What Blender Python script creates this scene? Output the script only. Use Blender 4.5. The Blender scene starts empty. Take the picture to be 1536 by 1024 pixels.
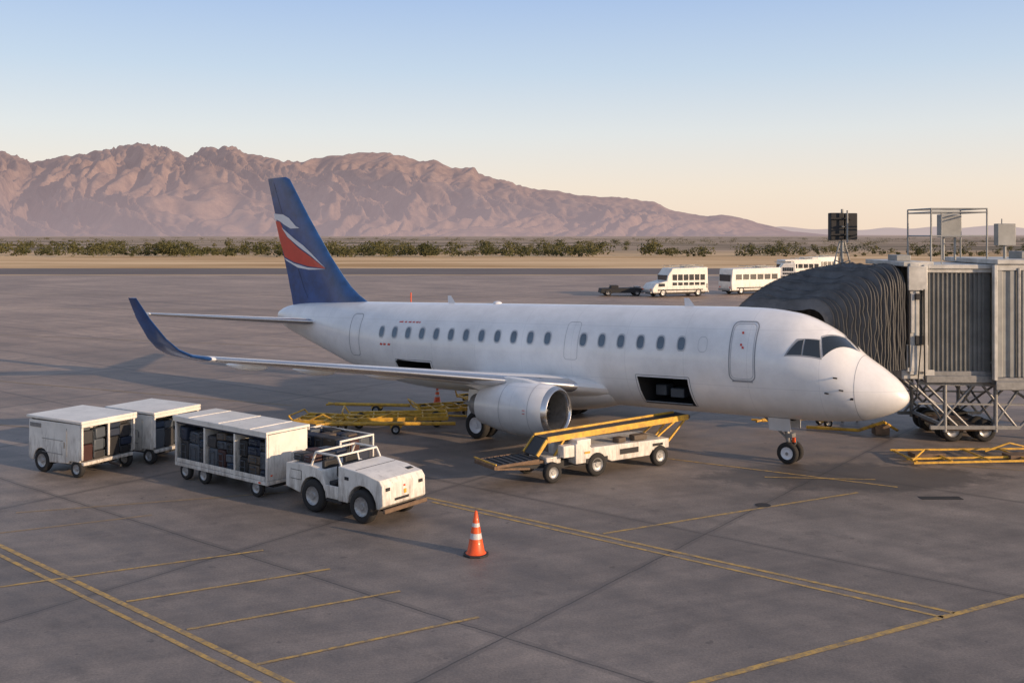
import bpy, bmesh, math, random
from mathutils import Vector, Matrix, noise
random.seed(7)
R=math.radians
sc=bpy.context.scene
sc.view_settings.view_transform='Standard'; sc.view_settings.look='None'; sc.view_settings.exposure=0

# ------------------------------------------------------------------ materials
def mat(name,col,rough=.6,metal=0,coat=0,var=.12,scale=3,bump=0,bscale=40,dirt=None):
    m=bpy.data.materials.new(name); m.use_nodes=True
    nt=m.node_tree; b=nt.nodes['Principled BSDF']
    b.inputs['Roughness'].default_value=rough; b.inputs['Metallic'].default_value=metal
    b.inputs['Coat Weight'].default_value=coat; b.inputs['Coat Roughness'].default_value=.1
    tc=nt.nodes.new('ShaderNodeTexCoord')
    n=nt.nodes.new('ShaderNodeTexNoise'); n.inputs['Scale'].default_value=scale; n.inputs['Detail'].default_value=6
    n.inputs['Roughness'].default_value=.65
    nt.links.new(tc.outputs['Object'],n.inputs['Vector'])
    r=nt.nodes.new('ShaderNodeValToRGB'); r.color_ramp.elements[0].position=.3; r.color_ramp.elements[1].position=.7
    d=dirt or [c*(1-var) for c in col]
    r.color_ramp.elements[0].color=(*d,1)
    r.color_ramp.elements[1].color=(*[min(1,c*(1+var*.3)) for c in col],1)
    nt.links.new(n.outputs['Fac'],r.inputs['Fac']); nt.links.new(r.outputs['Color'],b.inputs['Base Color'])
    if bump:
        n2=nt.nodes.new('ShaderNodeTexNoise'); n2.inputs['Scale'].default_value=bscale
        nt.links.new(tc.outputs['Object'],n2.inputs['Vector'])
        bp=nt.nodes.new('ShaderNodeBump'); bp.inputs['Strength'].default_value=bump; bp.inputs['Distance'].default_value=.02
        nt.links.new(n2.outputs['Fac'],bp.inputs['Height']); nt.links.new(bp.outputs['Normal'],b.inputs['Normal'])
    return m
def grimy_white(name,col,z0,z1):
    """vehicle paint: chips, streaks and road dirt that builds up towards the ground"""
    m=mat(name,col,.45,0,.15,.2,1.6,.08,7); nt=m.node_tree; N=nt.nodes; L=nt.links; b=N['Principled BSDF']
    src=b.inputs['Base Color'].links[0].from_socket
    tc=N.new('ShaderNodeTexCoord'); sp=N.new('ShaderNodeSeparateXYZ'); L.new(tc.outputs['Object'],sp.inputs[0])
    n=N.new('ShaderNodeTexNoise'); n.inputs['Scale'].default_value=3; n.inputs['Detail'].default_value=8; n.inputs['Roughness'].default_value=.75
    mp=N.new('ShaderNodeMapping'); mp.inputs['Scale'].default_value=(2.5,2.5,.5); L.new(tc.outputs['Object'],mp.inputs[0]); L.new(mp.outputs[0],n.inputs['Vector'])
    mr=N.new('ShaderNodeMapRange'); mr.inputs['From Min'].default_value=z0; mr.inputs['From Max'].default_value=z1; mr.inputs['To Min'].default_value=.16; mr.inputs['To Max'].default_value=-.08; L.new(sp.outputs['Z'],mr.inputs[0])
    a=N.new('ShaderNodeMath'); a.operation='ADD'; L.new(n.outputs['Fac'],a.inputs[0]); L.new(mr.outputs[0],a.inputs[1])
    r=N.new('ShaderNodeValToRGB'); r.color_ramp.elements[0].position=.48; r.color_ramp.elements[1].position=.78; r.color_ramp.elements[0].color=(0,0,0,1); r.color_ramp.elements[1].color=(.75,.75,.75,1); L.new(a.outputs[0],r.inputs[0])
    mx=N.new('ShaderNodeMixRGB'); L.new(r.outputs[0],mx.inputs[0]); L.new(src,mx.inputs[1]); mx.inputs[2].default_value=(.16,.125,.095,1); L.new(mx.outputs[0],b.inputs['Base Color'])
    return m
M={}
M['white']=grimy_white('vehicle_white',(.80,.77,.71),.3,1.3)
M['rust']=mat('rusty_steel',(.17,.11,.07),.8,0,0,.4,6)
M['yellow']=mat('yellow_paint',(.74,.43,.04),.5,0,.1,.45,5,dirt=(.36,.20,.04))
M['tire']=mat('tire_rubber',(.022,.021,.021),.85,0,0,.2,9,.2)
M['hub']=mat('wheel_hub',(.42,.42,.42),.4,.5,0,.4,12)
M['dark']=mat('dark_underbody',(.025,.025,.027),.75,0,0,.3,5)
M['steel']=mat('grey_steel',(.28,.28,.28),.5,.5,0,.3,6)
M['metal']=mat('bare_aluminium',(.62,.62,.63),.22,.95,0,.1,4)
M['glass']=mat('dark_glass',(.018,.024,.03),.06,0,1,.1,2)
M['pane']=mat('cabin_window_glass',(.10,.14,.18),.12,0,1,.3,2)
M['frame']=mat('window_surround',(.50,.51,.53),.4)
M['line']=mat('door_seam',(.33,.34,.36),.5)
M['blue']=mat('tail_blue',(.016,.075,.25),.3,0,.4,.5,1.3)
M['red']=mat('tail_red',(.62,.05,.03),.3,0,.4,.15,2)
M['lwhite']=mat('livery_white',(.75,.75,.77),.3,0,.4,.05,2)
M['orange']=mat('cone_orange',(.80,.10,.015),.45,0,.1,.2,10)
M['reflect']=mat('reflective_band',(.55,.55,.56),.35,0,0,.1,20)
M['canvas']=mat('bellows_canvas',(.115,.12,.13),.65,0,0,.5,1.5,.35,7)
M['canvas2']=mat('bellows_hoop',(.045,.047,.05),.6,0,0,.3,2)
M['bridgegrey']=mat('bridge_ribbed_grey',(.17,.172,.165),.55,.1,0,.4,1.2,.1,9)
M['bridgelight']=mat('bridge_light_grey',(.31,.315,.305),.5,.1,0,.35,1.2,.1,9)
M['bridgewhite']=mat('bridge_white',(.55,.54,.51),.5,0,.1,.4,2)
M['bags']=[mat('bag_black',(.016,.016,.018),.6,bump=.3),mat('bag_navy',(.014,.024,.05),.6,bump=.3),mat('bag_slate',(.075,.09,.11),.5,bump=.2),
  mat('bag_maroon',(.05,.018,.016),.6,bump=.3),mat('bag_charcoal',(.035,.035,.038),.6,bump=.3),mat('bag_blue',(.03,.055,.10),.5,bump=.2),mat('bag_tan',(.10,.075,.055),.6,bump=.2)]

def jet_paint():
    m=bpy.data.materials.new('jet_white_paint'); m.use_nodes=True; nt=m.node_tree; N=nt.nodes; L=nt.links
    b=N['Principled BSDF']; b.inputs['Roughness'].default_value=.33; b.inputs['Coat Weight'].default_value=.6; b.inputs['Coat Roughness'].default_value=.11
    tc=N.new('ShaderNodeTexCoord'); sp=N.new('ShaderNodeSeparateXYZ'); L.new(tc.outputs['Object'],sp.inputs[0])
    def math_(op,a,bv=None,c=None):
        n=N.new('ShaderNodeMath'); n.operation=op
        for i,v in enumerate((a,bv,c)):
            if v is None: continue
            if isinstance(v,(int,float)): n.inputs[i].default_value=v
            else: L.new(v,n.inputs[i])
        return n.outputs[0]
    fx=math_('FRACT',math_('DIVIDE',sp.outputs['X'],2.13)); lx=math_('LESS_THAN',fx,.006)
    a=math_('LESS_THAN',math_('ABSOLUTE',math_('SUBTRACT',sp.outputs['Z'],2.55)),.007)
    a2=math_('LESS_THAN',math_('ABSOLUTE',math_('SUBTRACT',sp.outputs['Z'],4.25)),.006)
    ln=math_('MAXIMUM',math_('MAXIMUM',lx,a),a2)
    n=N.new('ShaderNodeTexNoise'); n.inputs['Scale'].default_value=.9; n.inputs['Detail'].default_value=8; n.inputs['Roughness'].default_value=.68
    mp=N.new('ShaderNodeMapping'); mp.inputs['Scale'].default_value=(.9,1,.7); L.new(tc.outputs['Object'],mp.inputs[0]); L.new(mp.outputs[0],n.inputs['Vector'])
    r=N.new('ShaderNodeValToRGB'); r.color_ramp.elements[0].position=.3; r.color_ramp.elements[1].position=.6
    r.color_ramp.elements[0].color=(.73,.72,.71,1); r.color_ramp.elements[1].color=(.88,.87,.86,1); L.new(n.outputs['Fac'],r.inputs[0])
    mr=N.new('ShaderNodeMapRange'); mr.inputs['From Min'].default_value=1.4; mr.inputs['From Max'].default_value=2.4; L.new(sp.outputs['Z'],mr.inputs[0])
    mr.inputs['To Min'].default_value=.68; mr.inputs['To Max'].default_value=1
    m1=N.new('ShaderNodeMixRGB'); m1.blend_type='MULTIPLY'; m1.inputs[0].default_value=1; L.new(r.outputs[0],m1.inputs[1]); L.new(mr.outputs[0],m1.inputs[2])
    m2=N.new('ShaderNodeMixRGB'); L.new(math_('MULTIPLY',ln,.25),m2.inputs[0]); L.new(m1.outputs[0],m2.inputs[1]); m2.inputs[2].default_value=(.3,.3,.32,1)
    L.new(m2.outputs[0],b.inputs['Base Color'])
    bp=N.new('ShaderNodeBump'); bp.inputs['Strength'].default_value=.15; bp.inputs['Distance'].default_value=.01
    n3=N.new('ShaderNodeTexNoise'); n3.inputs['Scale'].default_value=2.2; L.new(tc.outputs['Object'],n3.inputs['Vector']); L.new(n3.outputs['Fac'],bp.inputs['Height']); L.new(bp.outputs[0],b.inputs['Coat Normal'])
    return m
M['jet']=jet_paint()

# ------------------------------------------------------------------ builders
def empty(name,loc=(0,0,0),rot=(0,0,0)):
    e=bpy.data.objects.new(name,None); sc.collection.objects.link(e); e.location=loc; e.rotation_euler=rot; e.empty_display_size=.3; return e
class Part:
    def __init__(s,name,parent,m,bevel=0,ang=38):
        s.n=name; s.p=parent; s.m=m; s.bm=bmesh.new(); s.bev=bevel; s.ang=ang
    def box(s,c,d,rot=(0,0,0)):
        from mathutils import Euler
        mt=Matrix.Translation(c)@Euler(rot).to_matrix().to_4x4()@Matrix.Diagonal((*d,1))
        r=bmesh.ops.create_cube(s.bm,size=1); bmesh.ops.transform(s.bm,matrix=mt,verts=r['verts']); return s
    def cyl(s,a,b,r,seg=10,r2=None):
        a=Vector(a); b=Vector(b); d=b-a
        q=Vector((0,0,1)).rotation_difference(d.normalized()).to_matrix().to_4x4()
        mt=Matrix.Translation((a+b)/2)@q
        v=bmesh.ops.create_cone(s.bm,cap_ends=True,segments=seg,radius1=r,radius2=r if r2 is None else r2,depth=d.length)
        bmesh.ops.transform(s.bm,matrix=mt,verts=v['verts']); return s
    def bar(s,a,b,w,h):
        a=Vector(a); b=Vector(b); d=b-a; x=d.normalized(); up=Vector((0,0,1))
        if abs(x.z)>.98: up=Vector((0,1,0))
        y=up.cross(x).normalized(); z=x.cross(y)
        mt=Matrix.Translation((a+b)/2)@Matrix((x,y,z)).transposed().to_4x4()@Matrix.Diagonal((d.length,w,h,1))
        r=bmesh.ops.create_cube(s.bm,size=1); bmesh.ops.transform(s.bm,matrix=mt,verts=r['verts']); return s
    def prism(s,prof,y0,y1):
        v0=[s.bm.verts.new((x,y0,z)) for x,z in prof]; v1=[s.bm.verts.new((x,y1,z)) for x,z in prof]
        n=len(prof)
        s.bm.faces.new(v0); s.bm.faces.new(v1[::-1])
        for i in range(n): s.bm.faces.new((v0[i],v1[i],v1[(i+1)%n],v0[(i+1)%n]))
        return s
    def lathe(s,prof,o,axis='x',seg=32):
        o=Vector(o); rows=[]
        for a,r in prof:
            row=[]
            for k in range(seg):
                t=2*math.pi*k/seg; c,sn=math.cos(t)*r,math.sin(t)*r
                p={'x':(a,c,sn),'y':(c,a,sn),'z':(c,sn,a)}[axis]
                row.append(s.bm.verts.new(o+Vector(p)))
            rows.append(row)
        for i in range(len(rows)-1):
            for k in range(seg):
                s.bm.faces.new((rows[i][k],rows[i][(k+1)%seg],rows[i+1][(k+1)%seg],rows[i+1][k]))
        return s
    def rows(s,rows,close=False):
        vr=[[s.bm.verts.new(p) for p in r] for r in rows]
        for i in range(len(vr)-1):
            n=len(vr[i])
            for k in range(n if close else n-1):
                s.bm.faces.new((vr[i][k],vr[i][(k+1)%n],vr[i+1][(k+1)%n],vr[i+1][k]))
        return vr
    def poly(s,pts):
        s.bm.faces.new([s.bm.verts.new(p) for p in pts]); return s
    def done(s,recalc=True):
        if recalc: bmesh.ops.recalc_face_normals(s.bm,faces=s.bm.faces)
        me=bpy.data.meshes.new(s.n); s.bm.to_mesh(me); s.bm.free()
        me.polygons.foreach_set('use_smooth',[True]*len(me.polygons)); me.set_sharp_from_angle(angle=R(s.ang))
        o=bpy.data.objects.new(s.n,me); sc.collection.objects.link(o); me.materials.append(s.m)
        if s.p: o.parent=s.p
        if s.bev:
            b=o.modifiers.new('bevel','BEVEL'); b.width=s.bev; b.segments=2; b.limit_method='ANGLE'; b.angle_limit=R(40)
        return o
def wheel(T,Hb,c,r,w):
    c=Vector(c); h=w/2
    T.lathe([(-h*.6,r*.55),(-h*.95,r*.62),(-h,r*.8),(-h*.85,r*.93),(-h*.5,r),(h*.5,r),(h*.85,r*.93),(h,r*.8),(h*.95,r*.62),(h*.6,r*.55)],c,'y',28)
    Hb.lathe([(-h*.75,0.001),(-h*.75,r*.18),(-h*.55,r*.22),(-h*.5,r*.45),(-h*.85,r*.57),(-h*.7,r*.6),(h*.7,r*.6),(h*.85,r*.57),(h*.5,r*.45),(h*.55,r*.22),(h*.75,r*.18),(h*.75,.001)],c,'y',20)

# ------------------------------------------------------------------ passenger jet
NX,NY=11.4,28.5
jet=empty('passenger_jet',(NX,NY,0.004),(0,R(1.815),R(142.1)))
K=[ # s, top, bottom, half width
(0,2.32,2.32,0),(.1,2.56,2.12,.26),(.25,2.76,1.99,.43),(.7,3.14,1.77,.76),(1.3,3.55,1.60,1.05),(1.8,4.02,1.54,1.22),(2.4,4.40,1.5,1.34),
(3.2,4.71,1.47,1.45),(4.5,4.86,1.46,1.5),(6,4.88,1.46,1.5),(12,4.88,1.46,1.5),(17.5,4.88,1.48,1.5),(19.5,4.88,1.6,1.44),(21,4.88,1.84,1.32),(22.6,4.88,2.2,1.14),
(24.3,4.86,2.72,.86),(26,4.78,3.26,.55),(27.2,4.62,3.68,.32),(27.7,4.42,3.98,.16)]
Q=[math.sqrt(k[0]) for k in K]
def pchip(xs,ys,x):
    n=len(xs)
    if x<=xs[0]: return ys[0]
    if x>=xs[-1]: return ys[-1]
    i=max(j for j in range(n-1) if xs[j]<=x)
    dl=[(ys[j+1]-ys[j])/(xs[j+1]-xs[j]) for j in range(n-1)]
    def d(j):
        if j==0: return dl[0]
        if j==n-1: return dl[-1]
        a,b=dl[j-1],dl[j]
        return 0 if a*b<=0 else 2*a*b/(a+b)
    h=xs[i+1]-xs[i]; t=(x-xs[i])/h
    return ((1+2*t)*(1-t)**2*ys[i]+t*(1-t)**2*h*d(i)+t*t*(3-2*t)*ys[i+1]+t*t*(t-1)*h*d(i+1))
YT=[k[1] for k in K]; YB=[k[2] for k in K]; YW=[k[3] for k in K]
def sec(s):
    q=math.sqrt(max(s,0)); return pchip(Q,YT,q),pchip(Q,YB,q),pchip(Q,YW,q)
def FP(s,phi,off=0):
    zt,zb,w=sec(s); zc=(zt+zb)/2; hh=(zt-zb)/2
    c,sn=math.cos(phi),math.sin(phi)
    n=Vector((0,c/max(w,.05),sn/max(hh,.05))).normalized()
    return Vector((s,w*c,zc+hh*sn))+n*off
def phz(s,z):
    zt,zb,w=sec(s); return math.asin(max(-1,min(1,(z-(zt+zb)/2)/((zt-zb)/2))))
st=[0.0001,.01,.03,.06,.1,.15,.2,.27,.35,.45,.55,.67,.8,.95,1.1]
x=1.25
while x<6.1: st.append(x); x+=.15
st+= [6.3,6.75,7.2,7.65,8.1]
x=8.5
while x<16.9: st.append(x); x+=.6
st+=[17.2,17.8,18.4,19.0]
x=19.3
while x<27.7: st.append(x); x+=.3
st.append(27.7)
SEG=64
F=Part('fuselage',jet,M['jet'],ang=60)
vr=[[F.bm.verts.new(FP(s,2*math.pi*k/SEG)) for k in range(SEG)] for s in st]
def hole(s0,s1,k0,k1,s,k): return s0-.01<=s<s1-.01 and k0<=k<k1
for i in range(len(st)-1):
    for k in range(SEG):
        kk=k-SEG if k>SEG//2 else k
        if hole(6.3,8.1,-10,-3,st[i],kk) or hole(17.2,19.0,-8,-3,st[i],kk): continue
        F.bm.faces.new((vr[i][k],vr[i][(k+1)%SEG],vr[i+1][(k+1)%SEG],vr[i+1][k]))
F.bm.faces.new(vr[-1])
fo=F.done()
C=Part('cargo_hold',jet,M['dark'])
for s0,s1,ka,kb in ((6.3,8.1,-10,-3),(17.2,19.0,-8,-3)):
    a0,a1=2*math.pi*ka/SEG,2*math.pi*kb/SEG
    zt=FP(s0,a1).z; zb=FP(s0,a0).z
    for (ya,za,yb,zb2) in ((1.46,zt,-.9,zt+.02),(.86,zb,-.9,zb+.05)):
        C.poly([(s0,ya,za),(s1,ya,za),(s1,yb,zb2),(s0,yb,zb2)])
    C.poly([(s0,-.9,zb),(s1,-.9,zb),(s1,-.9,zt),(s0,-.9,zt)])
    for s in (s0,s1): C.poly([(s,1.46,zt),(s,-.9,zt),(s,-.9,zb),(s,.86,zb),(s,1.25,(zt+zb)/2)])
C.done()
C=Part('cargo_bags',jet,M['bags'][2],.03)
C.box((7.1,.4,2.1),(.5,.5,.3)); C.box((7.75,.3,2.15),(.4,.5,.35)); C.done()
C=Part('cargo_sill',jet,M['steel'])
C.cyl((6.35,1.02,1.83),(8.05,1.02,1.83),.02)
for s in (6.6,7.2,7.8): C.cyl((s,1.3,2.7),(s,-.4,2.7),.02)
C.done()
def ring_zs(P,s0,s1,z0,z1,r,w,off,n=8):
    pts=[]
    for cx,cz,a0 in ((s1-r,z1-r,0),(s0+r,z1-r,90),(s0+r,z0+r,180),(s1-r,z0+r,270)):
        for i in range(n+1):
            a=R(a0+90*i/n); pts.append((cx,cz,math.cos(a),math.sin(a)))
    out=[]
    for i in range(len(pts)):
        a=pts[i]; b=pts[(i+1)%len(pts)]; out.append(a)
        pa=(a[0]+r*a[2],a[1]+r*a[3]); pb=(b[0]+r*b[2],b[1]+r*b[3])
        dist=math.hypot(pa[0]-pb[0],pa[1]-pb[1]); m=int(dist/.12)
        for j in range(1,m+1):
            t=j/(m+1); out.append((a[0]+(b[0]-a[0])*t,a[1]+(b[1]-a[1])*t,a[2],a[3]))
    ra=[];rb=[]
    for cx,cz,c,s in out:
        for rr,l in ((r,ra),(r-w,rb)):
            S=cx+rr*c; Z=cz+rr*s; l.append(FP(S,phz(S,Z),off))
    ra.append(ra[0].copy()); rb.append(rb[0].copy()); P.rows([ra,rb])
D=Part('door_outlines',jet,M['line'])
ring_zs(D,4.0,4.86,2.72,4.50,.2,.035,.006)
ring_zs(D,21.2,21.85,2.75,4.45,.18,.025,.006)
ring_zs(D,10.4,10.95,3.1,4.35,.12,.012,.005)
ring_zs(D,6.22,8.18,1.75,2.75,.05,.022,.006)
ring_zs(D,17.1,19.1,1.95,2.76,.05,.022,.006)
D.done()
D=Part('door_inner_trim',jet,M['frame'])
ring_zs(D,4.06,4.80,2.79,4.43,.17,.02,.008); D.done()
D=Part('door_sill',jet,M['line']); quadpatch_sill=[FP(4.1+.66*i/8,phz(4.1+.66*i/8,2.70),.012) for i in range(9)]; q2=[FP(4.1+.66*i/8,phz(4.1+.66*i/8,2.76),.012) for i in range(9)]; D.rows([quadpatch_sill,q2]); D.done()
def disc_zs(P,cs,cz,a,b,off,n=20,e=.75,inner=0):
    def ring(f): 
        o=[]
        for i in range(n):
            t=2*math.pi*i/n; c,s_=math.cos(t),math.sin(t)
            S=cs+a*f*math.copysign(abs(c)**e,c); Z=cz+b*f*math.copysign(abs(s_)**e,s_); o.append(FP(S,phz(S,Z),off))
        return o
    if inner: P.rows([ring(inner),ring(1)],True)
    else:
        a_=ring(.5); b_=ring(1); v=P.rows([a_,b_],True); P.bm.faces.new(v[0])
W=Part('cabin_windows',jet,M['pane']); W2=Part('window_frames',jet,M['frame'])
for i in range(19):
    s=6.49+i*.7417
    if i==6: continue
    disc_zs(W,s,3.78,.125,.205,.006); disc_zs(W2,s,3.78,.16,.245,.011,inner=.8)
disc_zs(W2,5.75,3.78,.16,.24,.006,inner=.93)
W.done();W2.done()
def quadpatch(P,c,off,n=10):
    (s0,p0),(s1,p1),(s2,p2),(s3,p3)=c; rows=[]
    for i in range(n+1):
        u=i/n; row=[]
        for j in range(n+1):
            v=j/n
            S=(s0*(1-u)+s1*u)*(1-v)+(s3*(1-u)+s2*u)*v; Ph=(p0*(1-u)+p1*u)*(1-v)+(p3*(1-u)+p2*u)*v
            row.append(FP(S,R(Ph),off))
        rows.append(row)
    P.rows(rows)
G=Part('cockpit_windows',jet,M['glass']); G2=Part('cockpit_window_surround',jet,M['line'])
for m in (1,-1):
    f=(lambda p:p) if m==1 else (lambda p:180-p)
    sh=-.22
    for c in ([(3.28,18),(2.86,22),(2.86,41),(3.0,37)],[(2.82,22.5),(2.34,27),(2.46,49),(2.82,42.5)],[(2.27,30),(1.62,86),(1.97,86),(2.42,55)]):
        quadpatch(G,[(a+sh,f(b)) for a,b in c],.012)
    quadpatch(G2,[(a+sh,f(b)) for a,b in [(3.35,16),(2.30,25.5),(2.45,51),(3.05,39)]],.005)
    quadpatch(G2,[(a+sh,f(b)) for a,b in [(2.30,27.5),(1.57,89),(2.0,89),(2.46,57)]],.005)
G.done();G2.done()
D=Part('radome_seam',jet,M['line'])
D.rows([[FP(1.22,2*math.pi*k/64,.004) for k in range(64)],[FP(1.232,2*math.pi*k/64,.004) for k in range(64)]],True)
D.done()
D=Part('probes',jet,M['dark'])
for s,z in ((1.75,2.95),(1.6,2.6),(2.0,2.5)):
    p=FP(s,phz(s,z)); D.bar(p,p+Vector((-.14,.08,0)),.025,.04)
p=FP(1.3,phz(1.3,2.35)); D.box(p,(.1,.02,.06)); D.done()
A=Part('antennas',jet,M['lwhite'])
for s,z,h in ((6.9,4.86,.28),(17.3,4.86,.3),(12.6,1.4,-.25)):
    A.poly([(s-.2,0,z),(s+.18,0,z),(s+.2,0,z+h),(s+.02,0,z+h)])
A.lathe([(0,.18),(.05,.16),(.09,.08),(.1,.001)],(15,0,4.87),'z',16)
A.done()
D=Part('red_titles',jet,M['red'])
for i,(s,l) in enumerate(((19.0,.22),(18.7,.12),(18.5,.16),(18.28,.12),(18.1,.14),(17.93,.08))):
    quadpatch(D,[(s,math.degrees(phz(s,4.16))),(s-l,math.degrees(phz(s,4.16))),(s-l,math.degrees(phz(s,4.22))),(s,math.degrees(phz(s,4.20)))],.005,2)
for s in (19.9,19.7,19.45):
    quadpatch(D,[(s,math.degrees(phz(s,3.27))),(s-.14,math.degrees(phz(s,3.27))),(s-.17,math.degrees(phz(s,3.34))),(s-.03,math.degrees(phz(s,3.35)))],.005,2)
for s,z in ((4.5,4.13),(4.5,3.78),(4.44,3.7)):
    quadpatch(D,[(s,math.degrees(phz(s,z))),(s-.07,math.degrees(phz(s,z))),(s-.05,math.degrees(phz(s,z+.07))),(s+.01,math.degrees(phz(s,z+.06)))],.011,2)
D.done()
Fa=Part('wing_fairing',jet,M['jet'],ang=60)
rows=[]
for i in range(33):
    u=i/32; s=8.3+u*8.2; e=math.sin(math.pi*u)**.6 if 0<u<1 else 0
    rows.append([Vector((s,1.78*e*math.cos(2*math.pi*k/32) if e else 0,2.05+(.85 if math.sin(2*math.pi*k/32)>0 else .92)*e*math.sin(2*math.pi*k/32))) for k in range(32)])
Fa.rows(rows,True); bmesh.ops.remove_doubles(Fa.bm,verts=Fa.bm.verts,dist=.0005); Fa.done()
AF=[0,.01,.03,.07,.13,.22,.34,.48,.62,.76,.89,1]
def yt(x): return 5*(.2969*math.sqrt(x)-.126*x-.3516*x*x+.2843*x**3-.1015*x**4)
def loft(P,sts):
    rows=[]
    for le,ch,th,nv in sts:
        le=Vector(le); nv=Vector(nv).normalized(); r=[]
        for x in AF: r.append(le+Vector((x*ch,0,0))+nv*(yt(x)*th*ch))
        for x in AF[-2:0:-1]: r.append(le+Vector((x*ch,0,0))-nv*(yt(x)*th*ch))
        rows.append(r)
    v=P.rows(rows,True); P.bm.faces.new(v[-1]); P.bm.faces.new(v[0])
for sgn in (1,-1):
    dz=0 if sgn==1 else -.1
    def V(s,t,z): return (s,t*sgn,z+dz*t/12)
    Wg=Part('wing',jet,M['jet'],ang=50)
    loft(Wg,[(V(9.3,1.0,2.12),5.7,.13,(0,-.12*sgn,1)),(V(11.3,4.2,2.66),3.75,.12,(0,-.15*sgn,1)),(V(13.25,7,3.13),2.75,.11,(0,-.15*sgn,1)),(V(16.4,11.7,3.86),1.5,.11,(0,-.18*sgn,1))]); Wg.done()
    sl=Part('leading_edge_slat',jet,M['metal'],ang=50)
    def sp_(s,t,z,ch,th):
        nv=Vector((0,-.15*sgn,1)).normalized(); le=Vector(V(s,t,z)); r=[]
        for x in (.075,.05,.03,.012,.004,0): r.append(le+Vector((x*ch-.012,0,0))+nv*(yt(x)*th*ch+.008))
        for x in (.004,.012,.03,.05): r.append(le+Vector((x*ch-.012,0,0))-nv*(yt(x)*th*ch+.008))
        return r
    sl.rows([sp_(10.0,2.1,2.31,5.05,.127),sp_(11.3,4.2,2.66,3.75,.12),sp_(13.25,7,3.13,2.75,.11),sp_(16.33,11.6,3.845,1.52,.11)]); sl.done()
    if sgn==1:
        wl=Part('winglet',jet,M['blue'],ang=50)
        loft(wl,[((16.41,11.71,3.862),1.5,.112,(0,-.18,1)),((16.75,12.1,3.97),1.33,.1,(0,-.45,.9)),((16.98,12.42,4.18),1.16,.09,(0,-.75,.7)),((17.2,12.68,4.5),.98,.085,(0,-.9,.45)),((17.55,12.98,5.1),.72,.08,(0,-.95,.4)),((17.9,13.2,5.72),.42,.08,(0,-.95,.4))]); wl.done()
    fl=Part('flap_track_fairings',jet,M['jet'],ang=60)
    for t,s0,z in ((5.6,14.4,2.76),(7.9,15.3,3.12),(10.0,16.0,3.45)):
        z+=dz*t/12
        fl.lathe([(0,.001),(.15,.07),(.5,.13),(1.1,.15),(1.6,.11),(2.0,.03),(2.1,.001)],(s0,t*sgn,z),'x',14)
    fl.done()
    tp=Part('tailplane',jet,M['jet'],ang=50)
    loft(tp,[((24.0,.35*sgn,3.98),3.1,.1,(0,0,1)),((28.7,6*sgn,4.62 if sgn==1 else 4.3),1.25,.1,(0,-.1*sgn,1))]); tp.done()
    te=Part('tailplane_leading_edge',jet,M['metal'],ang=50)
    def tpr(s,t,z,ch):
        return [Vector((s+x*ch-.01,t*sgn,z+u*(yt(x)*.1*ch+.006))) for x,u in ((.07,1),(.03,1),(.008,1),(0,1),(.008,-1),(.03,-1),(.07,-1))]
    te.rows([tpr(24.45,.9,3.98+.062,2.92),tpr(28.65,5.95,4.615 if sgn==1 else 4.297,1.26)]); te.done()
    o=(9.35,4.1*sgn,1.80)
    nc=Part('engine_nacelle',jet,M['jet'],ang=60)
    nc.lathe([(.16,.775),(.4,.83),(.9,.86),(1.5,.85),(2.1,.78),(2.6,.68),(2.95,.60),(2.93,.57),(2.6,.6)],o,'x',48); nc.done()
    lp=Part('intake_lip',jet,M['metal'],ang=60)
    lp.lathe([(.16,.777),(.06,.735),(.015,.70),(0,.675),(.015,.65),(.07,.625),(.16,.61)],o,'x',48); lp.done()
    dk=Part('intake_duct',jet,M['steel'],ang=60); dk.lathe([(.16,.61),(.4,.60),(.75,.62),(.9,.62)],o,'x',48); dk.done()
    fn=Part('fan_blades',jet,M['dark']);
    oc=Vector(o)
    fn.lathe([(.92,.62),(.93,.001)],o,'x',32)
    for k in range(24):
        a=2*math.pi*k/24; e1=Vector((0,math.cos(a),math.sin(a))); e2=Vector((0,-math.sin(a),math.cos(a)))
        fn.poly([oc+Vector((.72,0,0))+e1*.17+e2*.0,oc+Vector((.86,0,0))+e1*.17+e2*.05,oc+Vector((.87,0,0))+e1*.60+e2*.13,oc+Vector((.74,0,0))+e1*.60+e2*.02])
    fn.done()
    spn=Part('spinner',jet,M['steel']); spn.lathe([(.42,.001),(.46,.05),(.6,.12),(.75,.18),(.9,.2)],o,'x',20); spn.done()
    ex=Part('exhaust_core',jet,M['steel'],ang=60); ex.lathe([(2.5,.45),(3.0,.42),(3.4,.33),(3.4,.28),(3.2,.2),(3.9,.02)],o,'x',24); ex.done()
    py=Part('engine_pylon',jet,M['jet'],.03)
    py.prism([(9.9,2.62),(10.6,2.74),(12.6,2.85),(13.2,2.45),(12.3,2.25),(10.2,2.4)],3.98*sgn,4.22*sgn); py.done()
    sm=Part('cowl_seams',jet,M['line'])
    for a_ in (.62,1.75):
        r_=.845 if a_<1 else .838
        sm.lathe([(a_,r_+.004),(a_+.014,r_+.004)],o,'x',48)
    sm.done()
    if sgn==1:
        lg=Part('engine_markings',jet,M['red'])
        for zz in (.1,.0): lg.box((o[0]+.75,o[1]+.862-abs(zz)*.02,o[2]+zz),(.1,.004,.02))
        lg.done()
FS=[(4.5,21.4,26.75),(4.9,22.05,26.85),(5.15,22.5,26.9),(5.5,22.98,27.0),(6.0,23.48,27.12),(6.82,24.22,27.36),(8.6,25.6,27.87),(10.0,26.6,28.27),(10.35,26.85,28.37),(10.47,27.1,28.38)]
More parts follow.
